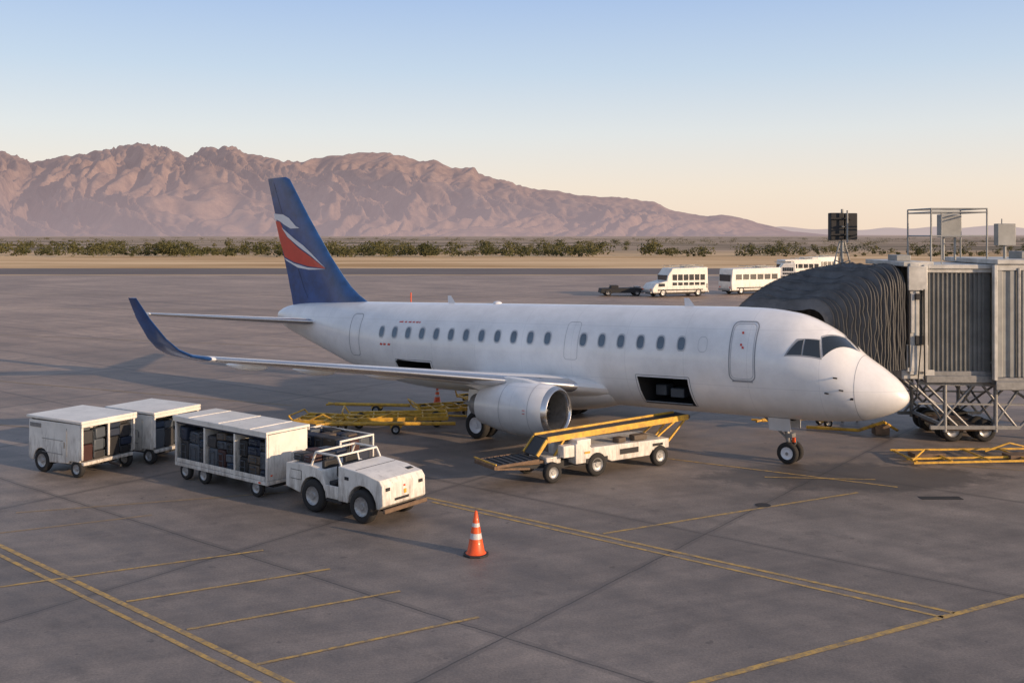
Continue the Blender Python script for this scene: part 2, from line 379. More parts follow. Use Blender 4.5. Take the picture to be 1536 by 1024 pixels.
def fin(z):
    for a,b in zip(FS,FS[1:]):
        if a[0]<=z<=b[0]:
            t=(z-a[0])/(b[0]-a[0]); return a[1]+(b[1]-a[1])*t,a[2]+(b[2]-a[2])*t
    return FS[-1][1:]
def afi(x):
    x=max(0,min(1,x))
    for a,b in zip(AF,AF[1:]):
        if a<=x<=b: t=(x-a)/(b-a); return yt(a)*(1-t)+yt(b)*t
    return 0
fp=Part('tail_fin',jet,M['blue'],ang=50)
loft(fp,[((a,0,z),b-a,.095,(0,1,0)) for z,a,b in FS]); fp.done()
def decal(name,m,poly,off):
    for sg in (1,-1):
        P=Part(name,jet,m,ang=70); bm=P.bm
        bm.faces.new([bm.verts.new((s,0,z)) for s,z in poly]); bmesh.ops.triangulate(bm,faces=bm.faces[:])
        for _ in range(3): bmesh.ops.subdivide_edges(bm,edges=bm.edges[:],cuts=1,use_grid_fill=True)
        for v in bm.verts:
            le,te=fin(v.co.z); v.co.y=sg*(afi((v.co.x-le)/(te-le))*.095*(te-le)+off)
        P.done()
decal('fin_emblem_red',M['red'],[(27.9,8.5),(27.55,8.46),(27.1,7.8),(26.25,7.25),(25.4,6.84),(24.4,6.3),(25.6,6.42),(26.6,6.62),(27.3,6.86),(27.62,7.6)],.012)
decal('fin_emblem_white_crest',M['lwhite'],[(28.0,8.85),(27.3,8.78),(26.85,8.6),(26.35,8.2),(26.1,8.12),(26.75,8.12),(27.2,8.3),(27.6,8.5),(27.95,8.6)],.016)
decal('fin_emblem_white_sweep',M['lwhite'],[(27.45,8.2),(27.0,7.75),(26.2,7.3),(25.4,6.9),(24.38,6.3),(25.35,7.0),(25.9,7.36),(26.5,7.66),(27.0,7.95)],.016)
decal('fin_emblem_white_lower',M['lwhite'],[(27.35,6.82),(26.6,6.56),(25.6,6.36),(24.4,6.27),(25.5,6.26),(26.3,6.36),(27.2,6.70)],.016)
rs=Part('rudder_seam',jet,M['dark'])
for sg in (1,-1):
    pts=[]
    for q in range(22):
        z=5.0+q*.25
        le,te=fin(z); xx=te-(te-le)*.27; yy=sg*(afi((xx-le)/(te-le))*.095*(te-le)+.008)
        pts.append((xx,yy,z))
    rs.rows([[Vector(p) for p in pts],[Vector((p[0]+.018,p[1],p[2])) for p in pts]])
rs.done()
ST=Part('gear_struts',jet,M['steel']); T=Part('tires',jet,M['tire'],ang=50); Hb=Part('wheel_hubs',jet,M['lwhite'],ang=50)
g=.0317*3.6
for y in (-.2,.2): wheel(T,Hb,(3.6,y,g+.33),.33,.2)
ST.cyl((3.6,-.28,g+.32),(3.6,.28,g+.32),.05); ST.cyl((3.6,0,g+.3),(3.75,0,1.6),.075); ST.cyl((3.7,0,g+.75),(4.5,0,1.55),.035)
ST.cyl((3.55,0,g+.42),(3.4,0,g+.65),.03); ST.cyl((3.4,0,g+.65),(3.68,0,g+.9),.03); ST.box((3.55,0,g+.85),(.16,.3,.12))
for sg in (1,-1):
    g=.0317*13.5
    for y in (-.25,.25): wheel(T,Hb,(13.5,2.85*sg+y,g+.47),.47,.32)
    ST.cyl((13.5,2.5*sg,g+.47),(13.5,3.2*sg,g+.47),.07); ST.cyl((13.5,2.85*sg,g+.45),(13.4,2.75*sg,2.3),.1); ST.cyl((13.45,2.8*sg,1.1),(13.3,1.5*sg,1.7),.05)
    ST.cyl((13.6,2.85*sg,g+.6),(14.0,2.85*sg,1.1),.035)
ST.done();T.done();Hb.done()
dd=Part('gear_doors',jet,M['jet'],.01)
dd.box((3.75,.40,1.33),(.7,.03,.40),(R(-8),0,0)); dd.box((3.75,-.40,1.33),(.7,.03,.40),(R(8),0,0))
for sg in (1,-1): dd.box((13.5,3.12*sg,1.6),(.8,.03,1.0),(R(8*sg),0,0))
dd.done()
dd=Part('nose_gear_lamp',jet,M['orange']); dd.box((3.42,.12,.85),(.08,.08,.14)); dd.done()
dw=Part('wheel_well',jet,M['dark']); dw.box((3.75,0,1.50),(.8,.5,.1)); dw.box((13.4,1.2,1.35),(1.2,1.6,.5));dw.box((13.4,-1.2,1.35),(1.2,1.6,.5)); dw.done()

# ------------------------------------------------------------------ luggage helper
def pile(parent,x0,x1,y0,y1,z0,z1,seed,prob=1,name='luggage'):
    rd=random.Random(seed); parts={}
    ny=max(1,int((y1-y0)/.34))
    for iy in range(ny):
        yc=y0+(iy+.5)*(y1-y0)/ny
        x=x0
        while x<x1-.12:
            w=min(rd.uniform(.26,.52),x1-x); z=z0; ztop=z1-rd.uniform(0,.14)*(z1-z0)
            while z<ztop-.13:
                h=min(rd.choice((.24,.34,.48,.56,.62)),ztop-z)
                if rd.random()<prob:
                    i=rd.choice((0,1,1,2,4,5,2,4,1,3,6,0,4,2)); P=parts.setdefault(i,Part(name,parent,M['bags'][i],.035))
                    dpt=(y1-y0)/ny
                    P.box((x+w/2,yc+rd.uniform(-.04,.04),z+h/2),(w-.02,dpt-.03,h-.015),(rd.uniform(-.04,.04),rd.uniform(-.06,.06),rd.uniform(-.12,.12)))
                    j=parts.setdefault('t',Part('luggage_trim',parent,M['bags'][2],0))
                    for s_ in (-1,1):
                        yy=yc+s_*(dpt/2)
                        j.box((x+w/2,yy,z+h*.80),(w*.35,.05,.02)); 
                        j.box((x+w*.5,yy,z+h*.45),(w*.7,.02,.012)); j.box((x+w*.25,yy,z+h*.5),(.012,.02,h*.7)); j.box((x+w*.75,yy,z+h*.5),(.012,.02,h*.7))
                z+=h
            x+=w
    for P in parts.values(): P.done()

def baggage_cart(loc,ang,L,Wd,H,bays,seed,solid_front=True):
    e=empty('baggage_cart',(*loc,0.004),(0,0,R(ang)))
    h=Wd/2; zf=.42
    b=Part('cart_frame',e,M['white'],.012)
    b.box((0,0,zf),(L,Wd,.1))
    b.box((0,0,H),(L+.08,Wd+.1,.07)); 
    b.box((0,h+.03,H-.07),(L+.06,.03,.1)); b.box((0,-h-.03,H-.07),(L+.06,.03,.1))
    n=bays
    for i in range(n+1):
        x=-L/2+.04+i*(L-.08)/n
        for y in (-h+.03,h-.03): b.box((x,y,(zf+H)/2),(.06,.06,H-zf-.1))
    for i in range(n):
        x=-L/2+(i+.5)*L/n; b.box((x,0,H+.04),(.04,Wd+.06,.02))
    b.done()
    p=Part('cart_panels',e,M['white'],.006)
    p.box((-L/2+.012,0,(zf+H)/2),(.02,Wd-.13,H-zf-.12))
    if solid_front: p.box((L/2-.012,0,(zf+H)/2),(.02,Wd-.13,H-zf-.12))
    for i in range(1,n):
        p.box((-L/2+.04+i*(L-.08)/n,0,(zf+H)/2),(.02,Wd-.16,H-zf-.14))
    p.box((0,-h+.01,zf+.12),(L-.2,.015,.12)); p.box((0,h-.01,zf+.12),(L-.2,.015,.12))
    p.done()
    u=Part('cart_underframe',e,M['dark']); u.box((0,0,zf-.12),(L*.92,Wd*.5,.12)); u.bar((L/2,0,.3),(L/2+.55,0,.26),.07,.06); u.cyl((-L/2-.2,0,.3),(-L/2,0,.3),.04); u.done()
    rf=Part('reflectors',e,M['orange']); rf.box((L/2+.002,-h+.15,zf+.2),(.012,.06,.04)); rf.box((L/2+.002,h-.15,zf+.2),(.012,.06,.04)); rf.box((L/2-.3,-h-.008,zf),(.08,.012,.04)); rf.done()
    T=Part('tires',e,M['tire'],ang=50); Hb=Part('wheel_hubs',e,M['hub'],ang=50)
    ws=(-L/2+.45,L/2-.45) if L<3 else (-L/2+.45,-L/2+1.3,L/2-.5)
    for x in ws:
        for y in (-h+.1,h-.1): wheel(T,Hb,(x,y,.25),.25,.15)
    T.done();Hb.done()
    for i in range(n):
        x0=-L/2+.1+i*(L-.08)/n; x1=x0+(L-.08)/n-.1
        pile(e,x0,x1,-h+.08,h-.08,zf+.07,H-.17-.1*random.random(),seed+i)
    c=Part('curtain_rolls',e,M['bags'][1],.02)
    c.cyl((-L/2+.1,-h+.02,H-.14),(L/2-.1,-h+.02,H-.14),.04); c.done()
    return e
baggage_cart((-7.67,28.16),-37.2,4.1,1.4,1.76,3,10)

def box_cart(loc,ang,L,Wd,H,seed):
    e=empty('covered_luggage_truck',(*loc,.004),(0,0,R(ang)))
    h=Wd/2
    b=Part('body',e,M['white'],.02)
    def arch(cx,r,n=8): return [(cx+r*math.cos(math.pi-math.pi*i/n),.33+r*math.sin(math.pi-math.pi*i/n)) for i in range(n+1)]
    prof=[(-L/2,.4)]+[(-L/2+.12,.33)]+arch(-L/2+.6,.38)+[(L/2-.6,.38),(L/2-.56,.46),(L/2-.1,.46),(L/2-.1,H-.1),(-L/2+.03,H-.12)]
    b.prism(prof,-h,-h+.06); b.prism(prof,h-.06,h); b.box((-L/2+.02,0,H*.62),(.05,Wd-.14,H*.72))
    b.box((L/2-.3,0,.41),(.58,Wd-.14,.1)); b.box((0,0,.36),(L-.7,Wd-.3,.08))
    b.done()
    r=Part('roof',e,M['white'],.015); r.box((0,0,H-.03),(L+.08,Wd+.08,.08)); r.box((L/2+.03,0,H-.12),(.03,Wd+.06,.1)); r.done()
    p=Part('posts',e,M['white'],.008)
    for y in (-h+.03,0,h-.03): p.box((L/2-.04,y,(H+.45)/2),(.06,.06,H-.6))
    p.box((L/2-.72,0,H/2+.15),(.03,Wd-.14,H-.7))
    p.done()
    d=Part('panel_details',e,M['steel'],.004)
    d.box((-.1,-h-.008,H*.62),(.95,.015,.016)); d.box((-.1,-h-.008,H*.38),(.95,.015,.016)); d.box((L*.18,-h-.01,H*.55),(.03,.02,.18)); d.box((-L/2+.35,-h-.012,H*.84),(.5,.015,.12)); d.box((.55,-h-.008,H*.6),(.012,.012,H*.5)); d.done()
    T=Part('tires',e,M['tire'],ang=50); Hb=Part('wheel_hubs',e,M['hub'],ang=50)
    for y in (-h+.1,h-.1):
        wheel(T,Hb,(-L/2+.6,y,.34),.34,.2); wheel(T,Hb,(L/2-.3,y,.25),.25,.16)
    T.done();Hb.done()
    u=Part('underbody',e,M['dark']); u.box((0,0,.3),(L*.7,Wd*.6,.14)); u.box((-L/2+.6,0,.5),(.7,Wd-.3,.5)); u.bar((L/2,0,.32),(L/2+.5,0,.28),.06,.06);u.done()
    pile(e,L/2-.66,L/2-.06,-h+.08,-.05,.47,H-.18,seed); pile(e,L/2-.66,L/2-.06,.05,h-.08,.47,H-.16,seed+5)
    return e
def oriented(cc,ang,L,Wd):
    c=Vector(cc); fx=Vector((math.cos(R(ang)),math.sin(R(ang)))); ly=Vector((-fx.y,fx.x))
    return tuple(c-fx*L/2+ly*Wd/2)
box_cart(oriented((-12.3,28.6),-30,2.45,1.85),-30,2.45,1.85,1.64,30)
box_cart(oriented((-10.85,30.3),-30,2.2,1.8),-30,2.2,1.75,1.60,47)
e=empty('baggage_dolly',(-5.15,28.35,.004),(0,0,R(-37)))
b=Part('deck',e,M['white'],.01); b.box((0,0,.45),(2.2,1.3,.08)); 
for x in (-1.07,1.07):
    for y in (-.62,.62): b.box((x,y,.92),(.05,.05,.9))
b.box((-1.07,0,1.37),(.05,1.29,.05)); b.box((1.07,0,1.37),(.05,1.29,.05)); b.box((0,.62,1.37),(2.1,.04,.04)); b.box((0,-.62,1.0),(2.1,.04,.04)); b.done()
T=Part('tires',e,M['tire'],ang=50); Hb=Part('wheel_hubs',e,M['hub'],ang=50)
for x in (-.75,.75):
    for y in (-.55,.55): wheel(T,Hb,(x,y,.22),.22,.14)
T.done();Hb.done(); pile(e,-1,1,-.58,.58,.5,1.42,77)
# ------------------------------------------------------------------ baggage tractor
e=empty('baggage_tractor',(-3.88,25.35,.004),(0,0,R(-37)))
def arc(cx,cz,r,n=9): return [(cx+r*math.cos(math.pi-math.pi*i/n),cz+r*math.sin(math.pi-math.pi*i/n)) for i in range(n+1)]
HW=.76
b=Part('front_body',e,M['white'],.035)
b.prism([(.05,.42)]+[(.36,.42)]+arc(.87,.42,.49)+[(1.44,.42),(1.58,.52),(1.56,1.0),(1.46,1.12),(.95,1.22),(.05,1.28)],-HW,HW); b.done()
b=Part('rear_body',e,M['white'],.03)
b.prism([(-1.9,.52),(-1.36,.42)]+arc(-.87,.42,.47)+[(-.38,.42),(-.4,.72),(-.55,1.08),(-1.0,1.16),(-1.88,1.12)],-HW,HW); b.done()
b=Part('bumper',e,M['rust'],.02); b.box((1.61,0,.40),(.08,1.5,.10)); b.box((-1.95,0,.48),(.1,1.1,.16)); b.done()
b=Part('underbody',e,M['dark'],.0); b.box((-.1,0,.42),(2.7,.85,.26)); b.box((-.15,0,.4),(.55,1.46,.1)); b.box((.87,0,.62),(.8,.95,.5)); b.box((-.87,0,.62),(.8,.95,.5)); b.done()
b=Part('door_panel',e,M['white'],.012); b.box((-.18,-.73,.60),(.42,.04,.32)); b.box((-.18,.73,.60),(.42,.04,.32)); b.done()
b=Part('cab_frame',e,M['white'],.008)
for y in (-.68,.68):
    b.bar((.08,y,1.28),(-.06,y,1.50),.045,.045); b.bar((-.06,y,1.50),(-.85,y,1.50),.045,.045); b.bar((-.85,y,1.50),(-1.02,y,1.12),.045,.045)
b.bar((-.06,-.68,1.50),(-.06,.68,1.50),.045,.045); b.bar((-.85,-.68,1.50),(-.85,.68,1.50),.045,.045); b.bar((.0,0,1.3),(-.06,0,1.50),.035,.035); b.done()
b=Part('dashboard',e,M['dark'],.03); b.box((.0,0,1.13),(.2,1.36,.28)); b.done()
b=Part('seats',e,M['bags'][0],.04)
for y in (-.36,.36): b.box((-.42,y,.74),(.42,.5,.14)); b.box((-.66,y,1.02),(.12,.5,.55))
b.done()
b=Part('steering_wheel',e,M['dark']); b.lathe([(-.015,.19),(.015,.19),(.015,.165),(-.015,.165),(-.015,.19)],(-.12,-.34,1.22),'z',18); b.cyl((-.12,-.34,1.2),(.05,-.34,.95),.02); b.done()
b=Part('trim',e,M['dark'],.004)
b.box((1.578,-.1,.62),(.02,.5,.06)); b.box((1.57,.58,.90),(.03,.14,.08)); b.box((1.57,-.58,.90),(.03,.14,.08)); b.box((1.22,.55,1.175),(.12,.2,.012),(0,R(11),0)); b.box((.35,-HW-.005,1.02),(.14,.012,.08))
b.box((-1.5,-HW-.005,.98),(.4,.012,.012)); b.box((-1.5,-HW-.005,.75),(.4,.012,.012)); b.box((-1.3,-HW-.005,.865),(.012,.012,.24)); b.box((.6,0,1.246),(.012,1.4,.012),(0,R(3.5),0)); b.done()
b=Part('markings',e,M['yellow'],.0); b.box((1.58,.02,.76),(.012,.08,.1)); b.done()
b=Part('lamp',e,M['orange'],.01); b.box((1.57,.0,.90),(.02,.06,.05)); b.done()
T=Part('tires',e,M['tire'],ang=50); Hb=Part('wheel_hubs',e,M['hub'],ang=50)
for x in (.87,-.87):
    for y in (-.68,.68): wheel(T,Hb,(x,y,.41),.41,.24)
T.done();Hb.done(); pile(e,-1.85,-1.0,-.6,.6,1.14,1.38,5)
# ------------------------------------------------------------------ belt loader
e=empty('belt_loader',(2.09,29.63,.004),(0,0,R(32.3)))
b=Part('chassis',e,M['white'],.02)
b.prism([(-.75,.42),(-.4,.42)]+[(.42,.42),(.55,.36),(2.0,.36),(2.1,.5),(2.75,.52),(2.75,.80),(-.2,.84),(-.3,.98),(-.75,1.0)],-.7,.7); b.done()
b=Part('engine_cover',e,M['white'],.02); b.box((-.45,-.48,1.0),(.5,.42,.2)); b.box((-1.35,.0,.56),(.5,.9,.2)); b.box((-.95,-.5,.8),(.4,.3,.34)); b.done()
b=Part('belt_frame',e,M['yellow'],.008)
for y in (-.34,.34):
    b.bar((-1.5,y,1.14),(3.85,y,1.28),.06,.17)
    b.bar((-1.5,y,1.14),(-1.85,y,.72),.06,.1)
    b.bar((3.7,y,1.2),(2.9,y,.5),.05,.06); b.bar((3.3,y,1.2),(2.6,y,.8),.05,.05); b.bar((-.9,y,1.1),(-1.3,y,.6),.05,.06)
for i in range(8): b.bar((-1.4+i*.72,-.34,1.06+i*.02),(-1.4+i*.72,.34,1.06+i*.02),.05,.05)
b.bar((-3.36,-.6,.70),(-3.36,.6,.70),.04,.04)
b.done()
b=Part('belt',e,M['bags'][4]); b.bar((-1.48,0,1.15),(3.88,0,1.29),.60,.04); b.bar((-1.48,0,1.13),(-1.85,0,.72),.60,.05); b.cyl((3.9,-.32,1.28),(3.9,.32,1.28),.06); b.done()
b=Part('front_platform',e,M['bags'][4],.01); b.box((-2.6,0,.62),(1.5,1.0,.06))
for i in range(7): b.box((-3.25+i*.21,0,.665),(.03,.9,.03))
b.done()
b=Part('platform_frame',e,M['rust'],.01); b.box((-3.35,0,.60),(.08,1.1,.1)); b.box((-2.0,0,.5),(1.4,.7,.16)); b.bar((-3.3,-.52,.62),(-1.9,-.52,.64),.04,.08); b.bar((-3.3,.52,.62),(-1.9,.52,.64),.04,.08); b.bar((-3.3,-.5,.56),(-2.2,-.5,.44),.05,.06); b.bar((-3.3,.5,.56),(-2.2,.5,.44),.05,.06); b.done()
b=Part('underbody',e,M['dark']); b.box((.6,0,.4),(3.6,.7,.2)); b.bar((-2.9,-.4,.52),(-1.2,-.4,.4),.06,.1);b.bar((-2.9,.4,.52),(-1.2,.4,.4),.06,.1);
b.box((1.2,-.705,.6),(.7,.012,.16)); b.box((2.3,-.705,.66),(.4,.012,.08)); b.box((0,-.705,.47),(.78,.02,.14)); b.done()
b=Part('hazard_mark',e,M['yellow']); b.box((-.35,-.71,.72),(.2,.012,.06)); b.done()
b=Part('bag_on_deck',e,M['bags'][6],.03); b.box((1.7,-.5,.92),(.5,.26,.16)); b.box((1.0,-.48,.91),(.34,.26,.14),(0,0,.2)); b.done()
T=Part('tires',e,M['tire'],ang=50); Hb=Part('wheel_hubs',e,M['hub'],ang=50)
for x,r in ((-1.55,.29),(0,.34),(2.38,.31)):
    for y in (-.66,.66): wheel(T,Hb,(x,y,r),r,.2)
T.done();Hb.done()

# ------------------------------------------------------------------ traffic cone
def cone(loc,h=.95):
    e=empty('traffic_cone',(*loc,.004),(0,0,R(20))); s=h/.95
    b=Part('base',e,M['dark'],.012); b.lathe([(0,.001),(0,.30*s),(.035*s,.29*s),(.045*s,.001)],(0,0,0),'z',8); b.done()
    rr=lambda z:.20*s*(1-z/(.95*s))+.03*s*(z/(.95*s))
    zs=[.04,.36,.48,.62,.70,.95]; zs=[z*s for z in zs]
    o=Part('cone_body',e,M['orange'],ang=40)
    o.lathe([(zs[0],rr(zs[0])+.035*s),(zs[0]+.03*s,rr(zs[0])),(zs[1],rr(zs[1]))],(0,0,0),'z',28); o.lathe([(zs[2],rr(zs[2])),(zs[3],rr(zs[3]))],(0,0,0),'z',28)
    o.lathe([(zs[4],rr(zs[4])),(zs[5],rr(zs[5])),(zs[5]+.01,rr(zs[5])*.6),(zs[5],.001)],(0,0,0),'z',28); o.done()
    w=Part('reflective_bands',e,M['reflect'],ang=40)
    for a,b_ in ((1,2),(3,4)): w.lathe([(zs[a],rr(zs[a])+.001),(zs[b_],rr(zs[b_])+.001)],(0,0,0),'z',28)
    w.done()
cone((-.79,21.9)); cone((-3.1,41.5),.75)

# ------------------------------------------------------------------ yellow tow equipment
def dolly(loc,ang,L=3.2,hh=.6):
    e=empty('cargo_dolly',(*loc,.004),(0,0,R(ang)))
    b=Part('dolly_frame',e,M['yellow'],.01)
    for y in (-.7,0,.7): b.bar((-L/2,y,.32),(L/2,y,.32),.10,.14)
    for i in range(5): b.bar((-L/2+i*L/4,-.7,.33),(-L/2+i*L/4,.7,.33),.06,.08)
    b.bar((L/2,0,.3),(L/2+1.3,0,.24),.07,.07); b.cyl((-L/2,-.7,.3),(-L/2-.2,-.7,hh),.03); b.cyl((-L/2,.7,.3),(-L/2-.2,.7,hh),.03); b.cyl((-L/2-.2,-.7,hh),(-L/2-.2,.7,hh),.03)
    b.bar((-L/4,-.7,.34),(0,-.7,.6),.05,.05); b.bar((0,-.7,.6),(L/4,-.7,.36),.05,.05); b.done()
    T=Part('tires',e,M['tire'],ang=50); Hb=Part('wheel_hubs',e,M['hub'],ang=50)
    for x in (-L/2+.4,L/2-.4):
        for y in (-.6,.6): wheel(T,Hb,(x,y,.18),.18,.12)
    T.done();Hb.done()
dolly((-4.2,36.9),6,3.6); dolly((-6.6,36.3),-12,2.2,.5); dolly((-2.6,38.8),20,2.2); dolly((-.9,41.5),30,2.4,1.1)
def towbar(loc,ang,L):
    e=empty('tow_bar',(*loc,.004),(0,0,R(ang)))
    b=Part('bar',e,M['yellow']); b.cyl((-L/2,0,.32),(L/2,0,.3),.065); b.cyl((-L/2,0,.32),(-L/2-.3,.2,.32),.04); b.cyl((-L/2,0,.32),(-L/2-.3,-.2,.32),.04); b.box((.2,0,.22),(.4,.5,.06)); b.done()
    T=Part('tires',e,M['tire'],ang=50); Hb=Part('wheel_hubs',e,M['hub'],ang=50)
    for y in (-.3,.3): wheel(T,Hb,(.2,y,.16),.16,.1)
    T.done();Hb.done()
towbar((-4.3,35.4),3,4.6); towbar((11.2,36.5),12,4.5); towbar((-5.5,39.4),-4,3.0)

# ------------------------------------------------------------------ jet bridge
jb=empty('jet_bridge',(0,0,.004))
B=Part('bellows_canopy',jb,M['canvas'],ang=20); HP=Part('bellows_hoops',jb,M['canvas2'],ang=30)
rows=[]; NP=44
A_n,A_f=Vector((9.95,31.75)),Vector((7.6,33.5)); B_n,B_f=Vector((13.05,33.35)),Vector((12.9,36.6))
for i in range(NP+1):
    k=i/NP; zig=.20 if i%2 else 0
    n=A_n.lerp(B_n,k)+Vector((.25,-.25))*math.sin(math.pi*k)*.6
    f=A_f.lerp(B_f,k)+Vector((-.5,.5))*math.sin(math.pi*k)
    zt=4.62+1.22*(1-(1-k)**1.7) - (.35*max(0,(k-.88)/.12)**2); zb=2.55
    d=(f-n); L=d.length; d.normalize()
    sag=.07*math.sin(i*2.1)+.12*noise.noise(Vector((k*9,0,3)))
    def section(zg):
        pts=[]
        def ap(a,z): p=n+d*a; pts.append(Vector((p.x,p.y,z)))
        ap(-zg,zb)
        for q in range(1,10): ap(-zg+.08*noise.noise(Vector((q*.6,i*.5,1))),zb+(zt-zb-.5)*q/10)
        for q in range(6):
            a=R(180-90*q/5); ap(.5+(.5+zg)*math.cos(a),zt-.5+(.5+zg)*math.sin(a)+sag)
        for q in range(1,8): ap(.5+(L-1)*q/8,zt+zg-.10*math.sin(math.pi*q/8)+sag+.08*noise.noise(Vector((q*.8,i*.5,7))))
        for q in range(6):
            a=R(90-90*q/5); ap(L-.5+(.5+zg)*math.cos(a),zt-.5+(.5+zg)*math.sin(a))
        ap(L+zg,zb)
        return pts
    rows.append(section(zig))
    if i%2:
        s0=section(zig+.012); nn=Vector((-d.y,d.x,0))
        HP.rows([[p-nn*.02 for p in s0],[p+nn*.02 for p in s0]])
B.rows(rows); B.done(False); HP.done(False)
b=Part('cab_frame',jb,M['bridgewhite'],.02)
b.box((13.35,33.25,4.2),(.32,.2,3.7)); b.box((13.5,35,6.02),(1.0,3.6,.16)); b.box((13.5,35,2.35),(1.1,3.5,.3)); b.box((13.45,33.2,2.9),(.7,.12,.9)); b.box((13.75,36.7,4.2),(.2,.2,3.7))
b.box((13.42,33.12,5.55),(.62,.12,.8)); b.box((13.72,33.22,4.2),(.14,.14,3.6)); b.box((13.25,33.1,4.4),(.12,.08,1.3)); b.done()
b=Part('cab_glazing',jb,M['glass']); b.box((13.54,33.3,4.3),(.22,.06,1.6)); b.done()
b=Part('cab_fittings',jb,M['dark'],.01); b.box((13.4,33.04,4.95),(.14,.1,.2)); b.box((13.5,33.1,3.5),(.3,.08,.3)); b.cyl((13.15,33.1,5.9),(13.15,33.1,2.6),.03); b.cyl((13.6,33.0,5.2),(13.62,33.0,2.2),.025); b.cyl((13.5,33.0,3.4),(13.35,33.0,1.6),.02); b.done()
def tunnel(name,x0,x1,y0,y1,z0,z1,m,rib,dp):
    t=Part(name,jb,m,ang=20); n=int((x1-x0)/rib)
    for yy,sg in ((y0,-1),(y1,1)):
        r0=[];r1=[]
        for i in range(n):
            x=x0+i*rib
            for f,o in ((0,0),(.15,dp),(.5,dp),(.65,0)):
                r0.append(Vector((x+f*rib,yy+sg*o,z0))); r1.append(Vector((x+f*rib,yy+sg*o,z1)))
        r0.append(Vector((x1,yy,z0))); r1.append(Vector((x1,yy,z1))); t.rows([r0,r1])
    t.done(False)
tunnel('inner_tunnel_wall',13.85,15.95,33.35,36.5,2.45,5.85,M['bridgegrey'],.15,.05)
tunnel('outer_tunnel_wall',15.95,26,33.05,36.8,2.3,6.0,M['bridgelight'],.42,.07)
b=Part('tunnel_roof',jb,M['bridgewhite'],.02)
b.box((14.9,34.92,5.93),(2.2,3.5,.14)); b.box((21,34.92,6.1),(10.1,4.1,.16)); b.box((14.9,33.28,5.8),(2.2,.06,.14)); b.box((21,32.98,5.92),(10.1,.06,.22)); b.box((15.93,33.0,4.1),(.12,.18,3.8)); b.done()
b=Part('tunnel_floor_beam',jb,M['steel'],.02)
b.box((14.9,34.92,2.35),(2.2,3.3,.22)); b.box((21,34.92,2.16),(10.1,3.9,.26)); b.box((14.9,33.25,2.2),(2.3,.12,.24)); b.box((21,33.0,2.02),(10.1,.12,.3))
for x in (16.7,18.2,19.7): b.box((x,32.96,4.1),(.1,.1,3.6))
b.done()
b=Part('support_truss',jb,M['steel'],.0)
for y in (33.5,36.3):
    for x0_,x1_ in ((13.7,15.6),(15.6,17.2)):
        b.cyl((x0_,y,2.15),(x1_-.3,y,.55),.045); b.cyl((x1_,y,2.15),(x0_+.5,y,.55),.045)
    for x in (14.5,16.2): b.cyl((x,y,.4),(x,y,2.2),.07)
    b.bar((14.0,y,.55),(17.0,y,.55),.12,.12); b.bar((13.6,y,1.35),(17.2,y,1.3),.06,.06); b.bar((13.6,y,2.05),(18.2,y,1.95),.12,.14)
    b.cyl((13.2,y,2.2),(14.9,y,.6),.05); b.cyl((13.0,y,2.2),(14.2,y,1.35),.03); b.cyl((17.2,y,2.0),(19.6,y,.45),.05); b.cyl((18.4,y,2.0),(17.0,y,.55),.05); b.cyl((19.2,y,2.0),(19.2,y,.0),.07)
for x in (14.5,16.2): b.bar((x,33.5,.6),(x,36.3,.6),.1,.1); b.cyl((x,33.5,.6),(x,36.3,2.0),.04); b.cyl((x,33.5,2.0),(x,36.3,.6),.04)
b.done()
T=Part('tires',jb,M['tire'],ang=50); Hb=Part('wheel_hubs',jb,M['hub'],ang=50)
for x in (14.9,16.0):
    for y in (33.9,34.4,35.7,36.2): wheel(T,Hb,(x,y,.38),.38,.26)
T.done();Hb.done()
b=Part('drive_bogie',jb,M['rust'],.02); b.box((15.4,35.0,.5),(1.7,2.9,.16)); b.done()
b=Part('roof_railing',jb,M['bridgelight'],.0)
X0,X1,Y0,Y1,Z0,Z1=14.25,16.15,34.0,36.0,6.0,7.88
for x in (X0,X1):
    for y in (Y0,Y1): b.cyl((x,y,Z0),(x,y,Z1),.03)
for z in (Z1,Z0+.95,Z1-.12):
    for y in (Y0,Y1): b.cyl((X0,y,z),(X1,y,z),.024)
    for x in (X0,X1): b.cyl((x,Y0,z),(x,Y1,z),.024)
b.cyl((X0+.35,Y0,Z0),(X0+.35,Y0,Z1-.12),.02)
b.done()
b=Part('roof_panel_unit',jb,M['bridgelight'],.02); b.box((15.3,35,7.3),(.75,.3,.8)); b.cyl((15.1,35,6.1),(15.1,35,7),.04); b.cyl((15.5,35,6.1),(15.5,35,7),.04); b.done()
b=Part('roof_sign_box',jb,M['bridgelight'],.02); b.box((16.95,34.4,7.0),(.62,.3,.75)); b.cyl((16.95,34.4,6.1),(16.95,34.4,6.8),.05); b.cyl((16.85,34.4,7.3),(16.85,34.4,7.55),.02); b.done()
b=Part('roof_units',jb,M['bridgelight'],.02); b.box((13.4,34.6,6.2),(.5,.8,.2)); b.box((17.8,34.6,6.3),(.8,.9,.25)); b.done()
fm=empty('floodlight_mast',(12.35,37.4,.004))
b=Part('mast',fm,M['bridgelight']); b.cyl((0,0,0),(0,0,7.95),.05,12)
for dx,dy in ((-.55,0),(.55,0),(0,.5)): b.cyl((dx,dy,5.0),(dx*.15,dy*.15,6.75),.03); b.cyl((dx,dy,5.0),(dx,dy,0),.04)
for z in (5.3,5.8,6.3): b.cyl((-.5*(6.9-z)/1.9,0,z),(.5*(6.9-z)/1.9,0,z+.25),.02); b.cyl((.5*(6.9-z)/1.9,0,z),(-.5*(6.9-z)/1.9,0,z+.25),.02)
b.cyl((.09,-.3,6.7),(.09,-.3,7.9),.03); b.bar((-.1,-.3,7.3),(.12,0,7.3),.04,.04); b.done()
